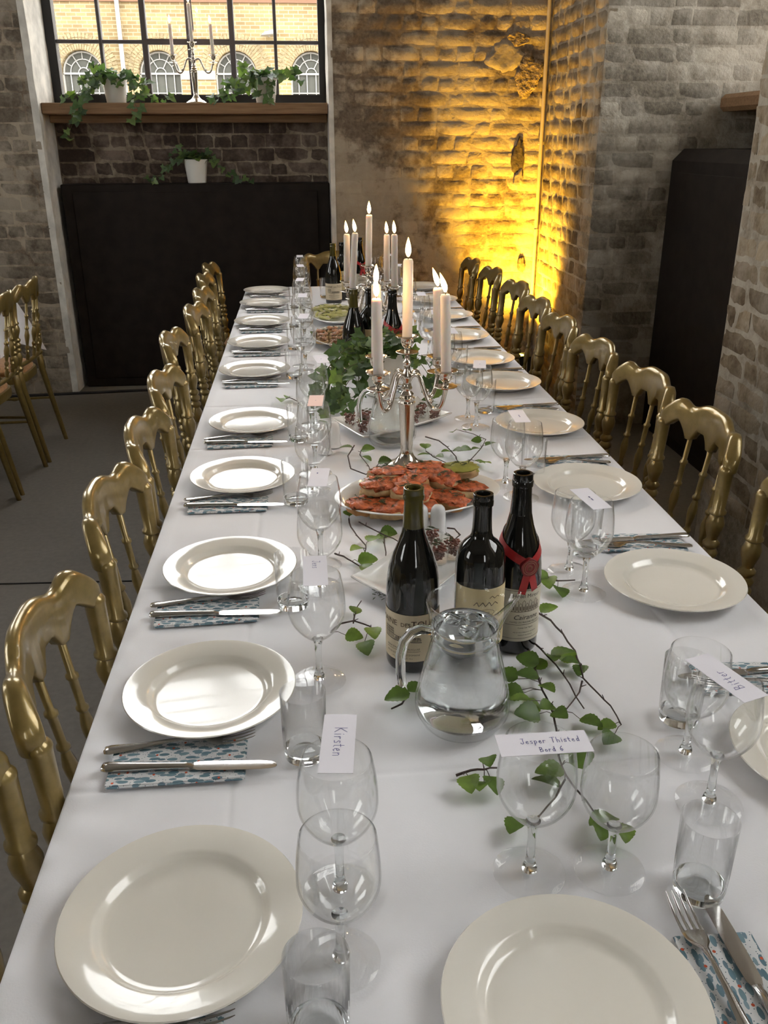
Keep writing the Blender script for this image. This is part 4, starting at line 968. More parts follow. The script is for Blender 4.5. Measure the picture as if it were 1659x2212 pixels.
def bottle(kind):
    root = thing('wine_bottle', 'x', 'wine bottle')
    if kind == 'burgundy':      # sloping shoulders
        H, R_ = 0.298, 0.0415
        body = [(0.0, 0.004), (0.030, 0.004), (0.038, 0.0), (R_-0.001, 0.004), (R_, 0.010), (R_, 0.135), (R_-0.001, 0.150), (0.0375, 0.170), (0.0305, 0.192), (0.0230, 0.210), (0.0180, 0.226), (0.0165, 0.236)]
        neck = [(0.0165, 0.236), (0.0152, 0.255), (0.0142, 0.277), (0.0140, 0.279), (0.0160, 0.280), (0.0163, 0.286), (0.0152, 0.288), (0.0156, 0.290), (0.0152, 0.2975), (0.0135, H), (0.0105, H-0.0005), (0.0095, H-0.005), (0.0090, H-0.03), (0.0, H-0.032)]
    elif kind == 'bordeaux':
        H, R_ = 0.290, 0.0385
        body = [(0.0, 0.004), (0.028, 0.004), (0.035, 0.0), (R_-0.001, 0.004), (R_, 0.010), (R_, 0.178), (R_-0.0015, 0.190), (0.0335, 0.203), (0.0255, 0.213), (0.0180, 0.220), (0.0158, 0.226), (0.0150, 0.234)]
        neck = [(0.0150, 0.234), (0.0142, 0.250), (0.0138, 0.271), (0.0156, 0.272), (0.0158, 0.279), (0.0150, 0.2805), (0.0154, 0.2825), (0.0150, 0.2895), (0.0135, H), (0.0105, H-0.0005), (0.0095, H-0.005), (0.0090, H-0.03), (0.0, H-0.032)]
    else:                       # tall sloping bottle with ribbon and seal
        H, R_ = 0.302, 0.0385
        body = [(0.0, 0.004), (0.028, 0.004), (0.035, 0.0), (R_-0.001, 0.004), (R_, 0.010), (R_, 0.130), (R_-0.001, 0.150), (0.0350, 0.172), (0.0285, 0.195), (0.0215, 0.216), (0.0172, 0.236)]
        neck = [(0.0172, 0.236), (0.0155, 0.258), (0.0148, 0.278), (0.0145, 0.280), (0.0162, 0.281), (0.0164, 0.289), (0.0154, 0.2905), (0.0158, 0.2925), (0.0154, 0.3010), (0.0135, H), (0.0105, H-0.0005), (0.0095, H-0.005), (0.0090, H-0.03), (0.0, H-0.032)]
    me = MB().lathe(body, 40).mesh('glass_body', 'bottle_dark', 50); fixn(me); link('glass_body', me, root)
    me = MB().lathe(neck, 32).mesh('neck', 'bottle_olive' if kind == 'burgundy' else 'bottle_dark', 40); fixn(me); link('neck', me, root)
    e = 0.0006
    if kind == 'burgundy':
        lb = label_patch(R_+e, 0.022, 0.104, 1.95, 'label_cream', root); r = R_+2*e
        m = MB(); wrap(m, 'DOMAINE', 0.0135, r, 0.0835, -0.90); wrap(m, 'DES', 0.0098, r, 0.0835, 0.14); wrap(m, 'TOURS', 0.0155, r, 0.0835, 0.92); m.build('lettering', 'ink_brown', lb, None)
        m = MB(); wrap(m, '2012', 0.0050, r, 0.0500); wrap(m, 'PRINCIPAUTE DE VAUCLUSE', 0.0046, r, 0.0430); wrap(m, 'MIS EN BOUTEILLE AU DOMAINE', 0.0040, r, 0.0330); wrap(m, 'PRODUIT DE FRANCE   75 cl', 0.0028, r, 0.0270)
        wline(m, [(-0.030, 0.0405), (0.030, 0.0405)], r)
        for k in range(3): wline(m, [(-0.034, 0.0765-0.0042*k), (-0.014, 0.0755-0.0042*k)], r, 0.00035)
        for k in range(7): wline(m, [(-0.034+0.0030*k, 0.0780), (-0.034+0.0030*k, 0.0600)], r, 0.0004)
        wline(m, [(-0.014, 0.0660), (-0.004, 0.0645), (0.006, 0.0655), (0.030, 0.0635)], r, 0.0005); wline(m, [(-0.034, 0.0590), (-0.010, 0.0570), (0.010, 0.0580), (0.032, 0.0565)], r, 0.0006)
        rr = random.Random(3)
        for k in range(26): x = -0.012+0.0017*k; wline(m, [(x, 0.0585), (x+0.0004, 0.0615+rr.random()*0.0055)], r, 0.0004)
        m.build('vignette', 'ink_black', lb, None)
    elif kind == 'bordeaux':
        lb = label_patch(R_+e, 0.048, 0.150, 1.45, 'label_yellow', root); r = R_+2*e
        m = MB(); wline(m, [(0.013*math.cos(2*PI*k/24), 0.110+0.0055*math.sin(2*PI*k/24)) for k in range(25)], r, 0.0003); wrap(m, '1998', 0.0052, r, 0.1082)
        wline(m, [(-0.020, 0.122), (-0.015, 0.128), (-0.012, 0.121), (-0.006, 0.128), (-0.002, 0.121), (0.004, 0.128), (0.008, 0.121), (0.014, 0.127), (0.020, 0.122)], r, 0.0006)
        wline(m, [(0.004, 0.134), (0.009, 0.1375), (0.013, 0.133), (0.018, 0.1365), (0.022, 0.134)], r, 0.0005)
        m.build('vignette', 'ink_brown', lb, None)
    else:
        lb = label_patch(R_+e, 0.026, 0.120, 1.40, 'label_white', root); r = R_+2*e
        m = MB(); wrap(m, 'Hotel Mireur', 0.0092, r, 0.1055); wrap(m, 'Cairanne', 0.0120, r, 0.0665, slant=0.3); wrap(m, 'COTES DU RHONE VILLAGES', 0.0042, r, 0.0600); wrap(m, 'Cuvee Les Vignes', 0.0038, r, 0.0500); wrap(m, 'MIS EN BOUTEILLE AU DOMAINE', 0.0028, r, 0.0420); wrap(m, 'PRODUIT DE FRANCE', 0.0026, r, 0.0370)
        wline(m, [(-0.034, 0.0570), (0.034, 0.0570)], r); wline(m, [(-0.040, 0.0320), (0.040, 0.0320)], r); wline(m, [(-0.040, 0.1175), (0.040, 0.1175)], r)
        m.build('lettering', 'ink_black', lb, None)
        m = MB()
        for k in range(9):
            x = -0.022+0.0055*k; h = 0.017 if k % 2 else 0.012
            wline(m, [(x-0.0022, 0.081), (x-0.0022, 0.081+h), (x, 0.084+h), (x+0.0022, 0.081+h), (x+0.0022, 0.081)], r, 0.0003); wline(m, [(x, 0.083), (x, 0.090)], r, 0.0007)
        wline(m, [(-0.028, 0.0805), (0.028, 0.0805)], r, 0.0004); m.build('vignette', 'ink_brown', lb, None)
        # ribbon round the neck, seal and two tails on the front
        def surf(z):
            pr = body+neck
            for (r0, z0), (r1, z1) in zip(pr[3:], pr[4:]):
                if z0 <= z <= z1: return r0+(r1-r0)*(z-z0)/max(1e-6, z1-z0)
            return 0.016
        def strip(name, path, hw):
            v = []; f = []
            for k, (a, z) in enumerate(path):
                a2, z2 = path[min(k+1, len(path)-1)]; a1, z1 = path[max(k-1, 0)]
                r_ = surf(z)+0.0012; d = Vector(((a2-a1)*r_, z2-z1)).normalized(); nn = Vector((-d.y, d.x))*hw
                for s_ in (-1, 1):
                    zz = z+s_*nn.y; rr_ = surf(zz)+0.0014; aa = a+s_*nn.x/r_
                    v.append((rr_*math.sin(aa), -rr_*math.cos(aa), zz))
            for k in range(len(path)-1): f.append((2*k, 2*k+2, 2*k+3, 2*k+1))
            m = MB(); m.v = v; m.f = f; return m.build(name, 'ribbon_red', root, 80)
        up = [(PI*s_/16*k*0.99, 0.160+0.052*(k/16)**0.8) for s_ in (1,) for k in range(17)]
        rb_ = strip('ribbon', up, 0.0068); strip('ribbon', [(-a, z) for (a, z) in up], 0.0068)
        strip('ribbon_tail', [(0.02+0.30*k/8, 0.158-0.042*k/8) for k in range(9)], 0.0064); strip('ribbon_tail', [(-0.02-0.26*k/8, 0.158-0.046*k/8) for k in range(9)], 0.0064)
        sl = link('wax_seal', None, root) if False else None
        m = MB(); rr = surf(0.160)
        def disc(r_, d0, d1, nn=24, wob=0.0):
            ring = []
            for d in (d0, d1):
                ring.append([( (r_*(1+wob*math.sin(5*2*PI*k/nn)))*math.cos(2*PI*k/nn), -(rr+d), 0.158+(r_*(1+wob*math.sin(5*2*PI*k/nn)))*math.sin(2*PI*k/nn)) for k in range(nn)])
            return ring
        m.loft(disc(0.0150, -0.002, 0.0045, wob=0.05)); me = m.mesh('wax_seal', 'seal_red', 40); fixn(me); so = link('wax_seal', me, root)
        m = MB()
        for R2 in (0.0118, 0.0088): m.tube([(R2*math.cos(2*PI*k/30), -(rr+0.0046), 0.158+R2*math.sin(2*PI*k/30)) for k in range(31)], 0.00035, 5)
        m.tube([(0.004*math.cos(2*PI*k*3/10+0.3), -(rr+0.0046), 0.158+0.005*math.sin(2*PI*k*3/10+0.3)) for k in range(11)], 0.0003, 4)
        m.build('seal_emblem', 'seal_gold', so, 60)
    return root
BOT = {k: bottle(k) for k in ('burgundy', 'bordeaux', 'ribbon')}
BN = {'burgundy': 'dark wine bottle with sloping shoulders and wide cream label', 'bordeaux': 'dark high-shouldered wine bottle with plain yellow label', 'ribbon': 'dark wine bottle with red ribbon and wax seal'}
for kind, x, y, rz, tail in (('burgundy', 0.151, 1.197, -0.52, 'left of the front trio'), ('bordeaux', 0.253, 1.183, 0.10, 'behind the front water jug'), ('ribbon', 0.324, 1.232, 0.24, 'right of the front trio'),
        ('burgundy', 0.171, 3.10, 0.1, 'beside the salmon tray'), ('bordeaux', 0.232, 3.17, 0.3, 'in the middle trio'), ('ribbon', 0.303, 3.05, 0.4, 'behind the table ivy'),
        ('burgundy', 0.153, 4.60, 0.0, 'near the far end'), ('bordeaux', 0.205, 4.72, 0.2, 'near the far end'), ('ribbon', 0.305, 4.83, 0.3, 'near the far end')):
    place(BOT[kind], (x, y, ZC), rz, '%s, %s' % (BN[kind], tail), 'wine bottles on the table')

# ------------------------------------------------------------------ water jugs
def make_jug():
    root = thing('water_jug', 'x', 'jug')
    H = 0.195
    outer = [(0.050, 0.0), (0.057, 0.004), (0.0665, 0.022), (0.0682, 0.034), (0.0668, 0.048), (0.0600, 0.078), (0.0525, 0.108), (0.0468, 0.132), (0.0455, 0.138), (0.0478, 0.141), (0.0460, 0.145), (0.0480, 0.149), (0.0462, 0.153), (0.0478, 0.158), (0.0500, 0.172), (0.0530, 0.186), (0.0545, H)]
    n = 56; th = 0.0034
    def spout(r, z, a):
        k = max(0, (z-0.150)/(H-0.150)); d = math.atan2(math.sin(a), math.cos(a))
        return r+0.020*k**1.5*math.exp(-(d/0.33)**2), z+0.010*k**2*math.exp(-(d/0.5)**2)
    rings = []
    prof = outer+[(0.0538, H+0.0012)]+[(r-th, z) for (r, z) in outer[::-1] if z > 0.006]+[(0.045, 0.0065)]
    for (r, z) in prof:
        ring = []
        for k in range(n):
            a = 2*PI*k/n; rr, zz = spout(r, z, a); ring.append((rr*math.cos(a), rr*math.sin(a), zz))
        rings.append(ring)
    me = MB().loft(rings).mesh('jug_glass', 'thin_glass', 70); fixn(me); me.polygons.foreach_set('use_smooth', [True]*len(me.polygons)); link('jug_glass', me, root)
    hp = [(-0.0460, 0, 0.150), (-0.060, 0, 0.1535), (-0.074, 0, 0.148), (-0.085, 0, 0.132), (-0.089, 0, 0.110), (-0.0885, 0, 0.085), (-0.0865, 0, 0.066), (-0.0855, 0, 0.060)]
    me = MB().tube(hp, [0.0068, 0.0072, 0.0074, 0.0074, 0.0072, 0.0070, 0.0066, 0.0030], 14).mesh('handle', 'solid_glass', 70); fixn(me); link('handle', me, root)
    inn = [(r-th-0.0003, z) for (r, z) in outer if 0.006 < z < 0.160]
    wp = [(0.0, 0.0075), (0.046, 0.0075)]+inn+[(0.0458, 0.1602), (0.0, 0.1595)]
    me = MB().lathe(wp, 48).mesh('water', 'water', 60); fixn(me); me.polygons.foreach_set('use_smooth', [True]*len(me.polygons)); me.set_sharp_from_angle(angle=math.radians(55)); link('water', me, root)
    for k, (x, y, a, b) in enumerate(((0.012, 0.008, 0.4, 0.3), (-0.016, 0.012, 1.3, 0.5), (0.002, -0.020, 2.2, 0.2))):
        me = MB().bbox(-0.011, 0.011, -0.011, 0.011, -0.007, 0.009, 0.003).mesh('ice_cube', 'solid_glass', 60)
        link('ice_cube', me, root, (x, y, 0.1575), (b, 0.2, a))
    return root
jug0 = make_jug()
place(jug0, (0.203, 1.030, ZC), -0.05, 'clear glass jug of ice water in front of the three wine bottles', 'water jugs on the table')
place(jug0, (0.226, 2.292, ZC), 0.0, 'clear glass jug of ice water behind the near candelabra', 'water jugs on the table')
place(jug0, (0.330, 4.18, ZC), 0.0, 'clear glass jug of ice water behind the far candelabra', 'water jugs on the table')

# ------------------------------------------------------------------ candelabras and candles
def make_candelabra(label, loc, rz, arms, hc=0.338, ha=0.270, rad=0.113):
    root = thing('candelabra', label, 'candelabra', loc, rz)
    bp = [(0.0, 0.0), (0.060, 0.0), (0.0615, 0.003), (0.059, 0.008), (0.052, 0.010), (0.049, 0.015), (0.040, 0.018), (0.028, 0.026), (0.020, 0.036), (0.0165, 0.044), (0.0, 0.046)]
    me = MB().lathe(bp, 40).mesh('base', 'silver', 50); fixn(me); link('base', me, root)
    k = hc/0.338
    sp = [(0.0, 0.040), (0.0170, 0.042), (0.0150, 0.048), (0.0155, 0.060), (0.0200, 0.168), (0.0215, 0.172), (0.0215, 0.176), (0.0175, 0.178), (0.0205, 0.183), (0.0205, 0.187), (0.0140, 0.191), (0.0170, 0.197), (0.0105, 0.205), (0.0135, 0.212), (0.0105, 0.220), (0.0095, 0.226), (0.0150, 0.236), (0.0155, 0.246), (0.0090, 0.256), (0.0075, 0.268), (0.0105, 0.276), (0.0065, 0.283), (0.0060, 0.296), (0.0075, 0.300), (0.0, 0.301)]
    me = MB().lathe([(r, z*k) for (r, z) in sp], 28).mesh('column', 'silver', 50); fixn(me); link('column', me, root)
    pan = [(0.0, 0.0), (0.014, 0.0), (0.027, 0.003), (0.0275, 0.0045), (0.026, 0.0050), (0.012, 0.0026), (0.0, 0.0026)]
    cup = [(0.0, 0.0), (0.0065, 0.0), (0.0075, 0.006), (0.0065, 0.011), (0.0130, 0.017), (0.0155, 0.026), (0.0160, 0.034), (0.0185, 0.036), (0.0275, 0.0375), (0.0290, 0.0395), (0.0275, 0.0410), (0.0160, 0.0400), (0.0140, 0.0385), (0.0, 0.0385)]
    pm = MB().lathe(pan, 28).mesh('drip_pan', 'silver', 50); fixn(pm); cm = MB().lathe(cup, 28).mesh('candle_socket', 'silver', 50); fixn(cm)
    link('drip_pan', pm, root, (0, 0, hc-0.041)); link('candle_socket', cm, root, (0, 0, hc-0.038))
    hz = 0.240*k
    path = [(0.008, hz-0.004), (0.022, hz+0.008), (0.038, hz+0.004), (0.052, hz-0.026), (0.064, hz-0.052), (0.076, hz-0.066), (0.091, hz-0.066), (0.103, hz-0.052), (0.110, hz-0.028), (rad, ha-0.045)]
    sm = []
    for i in range(len(path)-1):
        p0, p1, p2, p3 = path[max(0, i-1)], path[i], path[i+1], path[min(len(path)-1, i+2)]
        for q_ in range(4):
            t = q_/4; sm.append(tuple(0.5*((2*p1[c])+(-p0[c]+p2[c])*t+(2*p0[c]-5*p1[c]+4*p2[c]-p3[c])*t*t+(-p0[c]+3*p1[c]-3*p2[c]+p3[c])*t**3) for c in (0, 1)))
    sm.append(path[-1])
    am = MB().tube([(x, 0, z) for (x, z) in sm], [0.0062-0.0012*math.sin(PI*i/len(sm)) for i in range(len(sm))], 12)
    am.blob((0.072, 0, hz-0.050), (0.006, 0.006, 0.006), 0, 0); ame = am.mesh('arm', 'silver', 60)
    for a in arms:
        ao = link('arm', ame, root, None, (0, 0, a))
        link('drip_pan', pm, root, (rad*math.cos(a), rad*math.sin(a), ha-0.041)); link('candle_socket', cm, root, (rad*math.cos(a), rad*math.sin(a), ha-0.038))
    return root
def make_candle(label, loc, h, lean=(0, 0), flame=(0, 0), power=0.20, group='lit candles', r=0.0122):
    t = thing('candle', label, 'candle', loc, 0, group)
    def ax(z): return (lean[0]*z/h, lean[1]*z/h)
    prof = [(0.0, 0.0), (r, 0.0), (r*0.99, h*0.5), (r*0.97, h-0.006), (r*0.82, h-0.001), (r*0.72, h), (r*0.35, h-0.003), (0.0, h-0.004)]
    me = MB().lathe(prof, 22, axis=ax).mesh('wax', 'wax', 60); fixn(me); link('wax', me, t)
    x, y = ax(h)
    MB().tube([(x, y, h-0.004), (x, y, h+0.005), (x+0.002, y, h+0.010)], 0.0009, 6).build('wick', 'wick', t, 60)
    fp = [(0.0, 0.0), (0.0030, 0.002), (0.0062, 0.009), (0.0070, 0.016), (0.0058, 0.026), (0.0034, 0.035), (0.0012, 0.042), (0.0, 0.045)]
    fm = MB().lathe(fp, 14, (x, y, h+0.004), axis=lambda z: (flame[0]*(z/0.045)**1.4, flame[1]*(z/0.045)**1.4)); fm.build('flame', 'flame', t, 80)
    if power <= 0: return t
    l = bpy.data.lights.new('candle_light', 'POINT'); l.energy = power; l.color = (1.0, 0.55, 0.20); l.shadow_soft_size = 0.008
    lo = bpy.data.objects.new('candle_light', l); COL.objects.link(lo); lo.parent = t; lo.location = (x+flame[0]*0.4, y+flame[1]*0.4, h+0.022)
    return t
A45 = [math.radians(a) for a in (-133, -42, 127, 40)]
c1 = (0.243, 2.085, ZC)
make_candelabra('silver five-light candelabra behind the salmon bread platter', c1, 0.0, A45)
def on_arm(c, a, rad=0.113, ha=0.270): return (c[0]+rad*math.cos(a), c[1]+rad*math.sin(a), c[2]+ha)
make_candle('tallest lit white candle in the centre of the near candelabra', (c1[0], c1[1], c1[2]+0.338), 0.180, (0.001, 0), (0.0, 0), 0, group='candles of the near candelabra')
for a, h, ln, fl, lb in ((A45[0], 0.172, (-0.003, 0.002), (-0.002, 0), 'lit white candle on the front left arm of the near candelabra'), (A45[1], 0.178, (-0.006, 0), (-0.014, 0), 'lit white candle on the front right arm of the near candelabra'),
        (A45[2], 0.178, (0.001, 0), (0.001, 0), 'lit white candle on the back left arm of the near candelabra'), (A45[3], 0.170, (-0.004, 0), (-0.014, 0), 'lit white candle on the back right arm of the near candelabra')):
    make_candle(lb, on_arm(c1, a), h, ln, fl, 0.75 if a in (A45[0], A45[3]) else 0, group='candles of the near candelabra')
c2 = (0.247, 3.400, ZC)
make_candelabra('silver five-light candelabra beyond the table ivy', c2, 0.12, A45)
make_candle('tallest lit white candle in the centre of the far candelabra', (c2[0], c2[1], c2[2]+0.338), 0.182, (0.004, 0), (0, 0), 0.8, group='candles of the far candelabra')
for a, h, ln, fl, lb in ((A45[0]+0.12, 0.195, (0.012, 0), (-0.006, 0), 'leaning lit candle on the front left arm of the far candelabra'), (A45[1]+0.12, 0.186, (-0.001, 0), (-0.003, 0), 'lit candle on the front right arm of the far candelabra'),
        (A45[2]+0.12, 0.176, (0.002, 0), (-0.004, 0), 'lit candle on the back left arm of the far candelabra'), (A45[3]+0.12, 0.172, (0, 0), (-0.003, 0), 'lit candle on the back right arm of the far candelabra')):
    make_candle(lb, on_arm(c2, a), h, ln, fl, 0, group='candles of the far candelabra')
c3 = (-0.608, 5.97, 1.7385)
make_candelabra('slim silver three-light candelabra on the window sill', c3, 0.0, [PI, 0.0], 0.330, 0.262, 0.120)
make_candle('tall lit candle in the middle of the window sill candelabra', (c3[0], c3[1], c3[2]+0.330), 0.205, (-0.004, 0), (-0.002, 0), 0.5, 'candles of the sill candelabra', 0.0105)
make_candle('lit candle on the left arm of the window sill candelabra', (c3[0]-0.120, c3[1], c3[2]+0.262), 0.165, (-0.002, 0), (0.0, 0), 0, 'candles of the sill candelabra', 0.0105)
make_candle('lit candle on the right arm of the window sill candelabra', (c3[0]+0.120, c3[1], c3[2]+0.262), 0.165, (-0.006, 0), (-0.003, 0), 0, 'candles of the sill candelabra', 0.0105)

# ------------------------------------------------------------------ serving dishes and food
def oval_plate(name, label, loc, rz, a, b, mat, h=0.030, beaded=False):
    t = thing(name, label, 'platter', loc, rz)
    prof = [(0.0, 0.004), (0.58, 0.004), (0.62, 0.0), (0.66, 0.003), (0.74, 0.40*h), (0.99, 0.93*h), (1.0, h), (0.985, 1.05*h), (0.76, 0.62*h), (0.70, 0.36*h), (0.64, 0.26*h), (0.0, 0.25*h)]
    n = 64; rings = []
    for (r, z) in prof: rings.append([(a*max(r, 0.001)*math.cos(2*PI*k/n), b*max(r, 0.001)*math.sin(2*PI*k/n), z) for k in range(n)])
    me = MB().loft(rings).mesh('dish', mat, 60); fixn(me); me.polygons.foreach_set('use_smooth', [True]*len(me.polygons)); link('dish', me, t)
    if beaded:
        m = MB()
        for k in range(110): an = 2*PI*k/110; m.blob((a*math.cos(an), b*math.sin(an), h), (0.0045, 0.0045, 0.0035), 0, 0, nu=7, nv=4)
        m.build('beaded_rim', mat, t, 80)['kind'] = 'stuff'
    return t
oval_plate('serving_platter', 'oval white china platter piled with salmon bread behind the bottles', (0.243, 1.848, ZC), 0.20, 0.195, 0.132, 'china_white', 0.032)
def dill_on(parent, pts, seed, n=10, L=0.014):
    rr = random.Random(seed); m = MB()
    for k in range(n):
        p = pts[rr.randrange(len(pts))]; a = rr.uniform(0, 2*PI); p = Vector(p)+Vector((rr.uniform(-.008, .008), rr.uniform(-.008, .008), 0.002))
        q_ = p+Vector((math.cos(a)*L, math.sin(a)*L, rr.uniform(0.001, 0.006))); m.tube([p, (p+q_)/2+Vector((0, 0, 0.002)), q_], 0.0006, 4)
        for s_ in (-1, 1):
            for u in (0.35, 0.6, 0.85):
                b = p.lerp(q_, u); m.tube([b, b+Vector((math.cos(a+s_*0.7)*L*0.35, math.sin(a+s_*0.7)*L*0.35, 0.001))], 0.0005, 3)
    return m.build('dill', 'dill', parent, None)
def bread_piece(i, x, y, z, rz, tx, ty, L, W_, topping, label):
    t = thing('salmon_bread', label, 'canape', (x, y, z), rz, 'salmon breads on the oval platter'); t.rotation_euler = (tx, ty, rz)
    m = MB().blob((0, 0, 0), (L, W_, 0.0115), i, 0.10, 2.4, 18, 10, 0.62); m.build('bread_slice', 'bread' if i % 3 else 'bread_crust', t, 70)
    m = MB().blob((0.003, 0, 0.0105), (L*0.96, W_*0.95, 0.0075), i+30, 0.22, 3.4, 20, 9, 0.75); m.build('salmon_topping' if topping == 'salmon' else 'avocado_topping', topping, t, 70)
    dill_on(t, [(L*0.4*q_, 0, 0.017) for q_ in (-1, 0, 1)], i, 7, 0.013)
pieces = [(0.118, 1.785, 0.775, 0.5, 0.15, 0.1), (0.165, 1.765, 0.774, -0.5, 0.2, -0.1), (0.225, 1.762, 0.774, 0.15, 0.2, 0.0), (0.300, 1.800, 0.776, -0.6, 0.1, 0.1), (0.355, 1.850, 0.778, 0.3, 0.0, 0.1), (0.150, 1.870, 0.777, 0.9, -0.1, 0.1), (0.255, 1.905, 0.777, 0.2, -0.2, 0.0), (0.330, 1.925, 0.778, -0.3, -0.1, -0.1),
          (0.155, 1.822, 0.805, 0.1, 0.15, 0.05), (0.225, 1.835, 0.806, 0.8, 0.1, -0.1), (0.290, 1.862, 0.806, -0.55, 0.22, 0.16), (0.345, 1.905, 0.806, 0.10, 0.05, 0.0), (0.262, 1.905, 0.812, 0.3, -0.1, 0.05), (0.175, 1.872, 0.815, 0.4, -0.1, 0.1), (0.218, 1.790, 0.800, -0.3, 0.2, 0.1)]
wl = ['at the left foot of the pile', 'low at the front left', 'low at the front middle', 'low at the front right', 'at the right foot of the pile', 'low at the back left', 'low at the back middle', 'low at the back right', 'on the left shoulder of the pile', 'in the middle of the pile', 'sloping down at the right front', 'with green avocado at the upper right', 'on top at the back', 'on top at the left', 'behind the bottle neck']
for i, (x, y, z, rz, tx, ty) in enumerate(pieces):
    bread_piece(i, x, y, z, rz, tx, ty, 0.046, 0.031, 'avocado' if i == 11 else 'salmon', 'toasted bread with smoked salmon and dill, %s' % wl[i] if i != 11 else 'toasted bread with green avocado, at the upper right of the platter')
def square_dish(label, corners, h, mat='china_white'):
    """flat tray with upturned pointed corners; corners in world xy"""
    cx = sum(c[0] for c in corners)/4; cy_ = sum(c[1] for c in corners)/4
    t = thing('square_dish', label, 'dish', (cx, cy_, ZC))
    n = 10; rings = []
    def ring(s, z0, lift):
        pts = []
        for i in range(4):
            a, b = corners[i], corners[(i+1) % 4]
            for k in range(n):
                u = k/n; x = a[0]+(b[0]-a[0])*u-cx; y = a[1]+(b[1]-a[1])*u-cy_
                w_ = abs(2*u-1)**3; dip = 1-0.035*(1-abs(2*u-1)**2)
                pts.append((x*s*dip, y*s*dip, z0+lift*w_))
        return pts
    rings = [ring(0.55, 0.002, 0), ring(0.62, 0.0, 0), ring(0.68, 0.004, 0), ring(0.985, h*0.85, 0.006), ring(1.0, h, 0.007), ring(0.985, h+0.001, 0.007), ring(0.70, 0.0075, 0), ring(0.02, 0.007, 0)]
    m = MB().loft(rings); me = m.mesh('tray', mat, 40); fixn(me); link('tray', me, t)
    return t
cup_me = MB().lathe([(0.0, 0.0), (0.014, 0.0), (0.0165, 0.004), (0.0215, 0.034), (0.0208, 0.0345), (0.0202, 0.034), (0.0155, 0.005), (0.0, 0.004)], 24).mesh('cup', 'thin_glass', 60); fixn(cup_me)
def tartare_cup(x, y, z, seed, label):
    t = thing('tartare_cup', label, 'cup', (x, y, z), seed, 'tartare cups on the square dishes')
    link('cup', cup_me, t)
    m = MB(); rr = random.Random(seed)
    for k in range(80):
        a = rr.uniform(0, 6.28); zz = 0.008+0.032*rr.random(); r_ = (0.011+0.12*zz)*math.sqrt(rr.random()); m.blob((r_*math.cos(a), r_*math.sin(a), zz), (rr.uniform(0.0028, 0.0052), 0.0026, 0.0024), k+seed, 0.3, nu=6, nv=4)
    o = m.build('tartare', 'tartare', t, 70); o['kind'] = 'stuff'
    dill_on(t, [(0, 0, 0.040)], seed, 5, 0.014)
square_dish('white square dish of tartare cups behind the near candelabra', [(0.066, 2.46), (0.147, 2.270), (0.425, 2.475), (0.344, 2.665)], 0.022)
for k, (x, y) in enumerate(((0.118, 2.425), (0.150, 2.352), (0.165, 2.445), (0.305, 2.430), (0.335, 2.500), (0.368, 2.462), (0.290, 2.505), (0.270, 2.565))):
    tartare_cup(x, y, ZC+0.0100, k+1, 'small glass cup of red tartare, %s' % ['left end of the rear square dish', 'front left of the rear square dish', 'beside the middle jug on the rear square dish', 'front right of the rear square dish', 'middle right of the rear square dish', 'right end of the rear square dish', 'centre of the rear square dish', 'back of the rear square dish'][k])
square_dish('white square dish of tartare cups between the bottles and the salmon platter', [(0.066, 1.448), (0.168, 1.325), (0.345, 1.555), (0.236, 1.672)], 0.020)
for k, (x, y) in enumerate(((0.205, 1.470), (0.242, 1.520), (0.196, 1.532), (0.240, 1.590), (0.272, 1.540), (0.165, 1.430))):
    tartare_cup(x, y, ZC+0.0100, k+11, 'small glass cup of red tartare, %s' % ['front of the dish behind the bottles', 'between the two bottles on the front dish', 'left of the dish behind the bottles', 'back of the dish behind the bottles', 'right of the dish behind the bottles', 'nearest the tall bottle on the front dish'][k])
fd = MB()
rr = random.Random(5)
for k in range(26): x, y = 0.118+rr.gauss(0, 0.012), 1.405+rr.gauss(0, 0.010); a = rr.uniform(0, 6.28); fd.tube([(x, y, 0.7585), (x+0.006*math.cos(a), y+0.006*math.sin(a), 0.7610)], 0.0007, 4)
o = fd.build('chopped_herbs', 'dill', None, None); tag(o, 'scattered chopped herbs on the corner of the front square dish', 'herbs', kind='stuff')
# silver tray with salmon canapes
oval_plate('silver_tray', 'oval silver tray with beaded rim carrying salmon canapes', (0.148, 3.650, ZC), 0.0, 0.118, 0.195, 'silver', 0.026, True)
rr = random.Random(8); k = 0
for j in range(5):
    for i in range(4):
        x = 0.072+0.050*i+rr.uniform(-.006, .006); y = 3.515+0.066*j+rr.uniform(-.008, .008)
        if ((x-0.148)/0.098)**2+((y-3.65)/0.165)**2 > 1: continue
        t = thing('salmon_canape', 'salmon canape on the silver tray, %s row from the front, %s from the left' % (ORD[j], ORD[i]), 'canape', (x, y, ZC+0.0105), rr.uniform(0, 3), 'salmon canapes on the silver tray')
        MB().blob((0, 0, 0.006), (0.027, 0.025, 0.0075), k, 0.08, 2, 12, 6, 0.7).build('bread_slice', 'bread', t, 70)
        m = MB()
        for q_ in range(4): m.blob((rr.uniform(-.012, .012), rr.uniform(-.012, .012), 0.017+rr.uniform(0, .006)), (0.012, 0.011, 0.007), k+q_*7, 0.3, 3, 10, 6)
        m.build('salmon_topping', 'salmon_pale', t, 70)
        dill_on(t, [(0, 0, 0.024)], k, 3, 0.010)
        k += 1
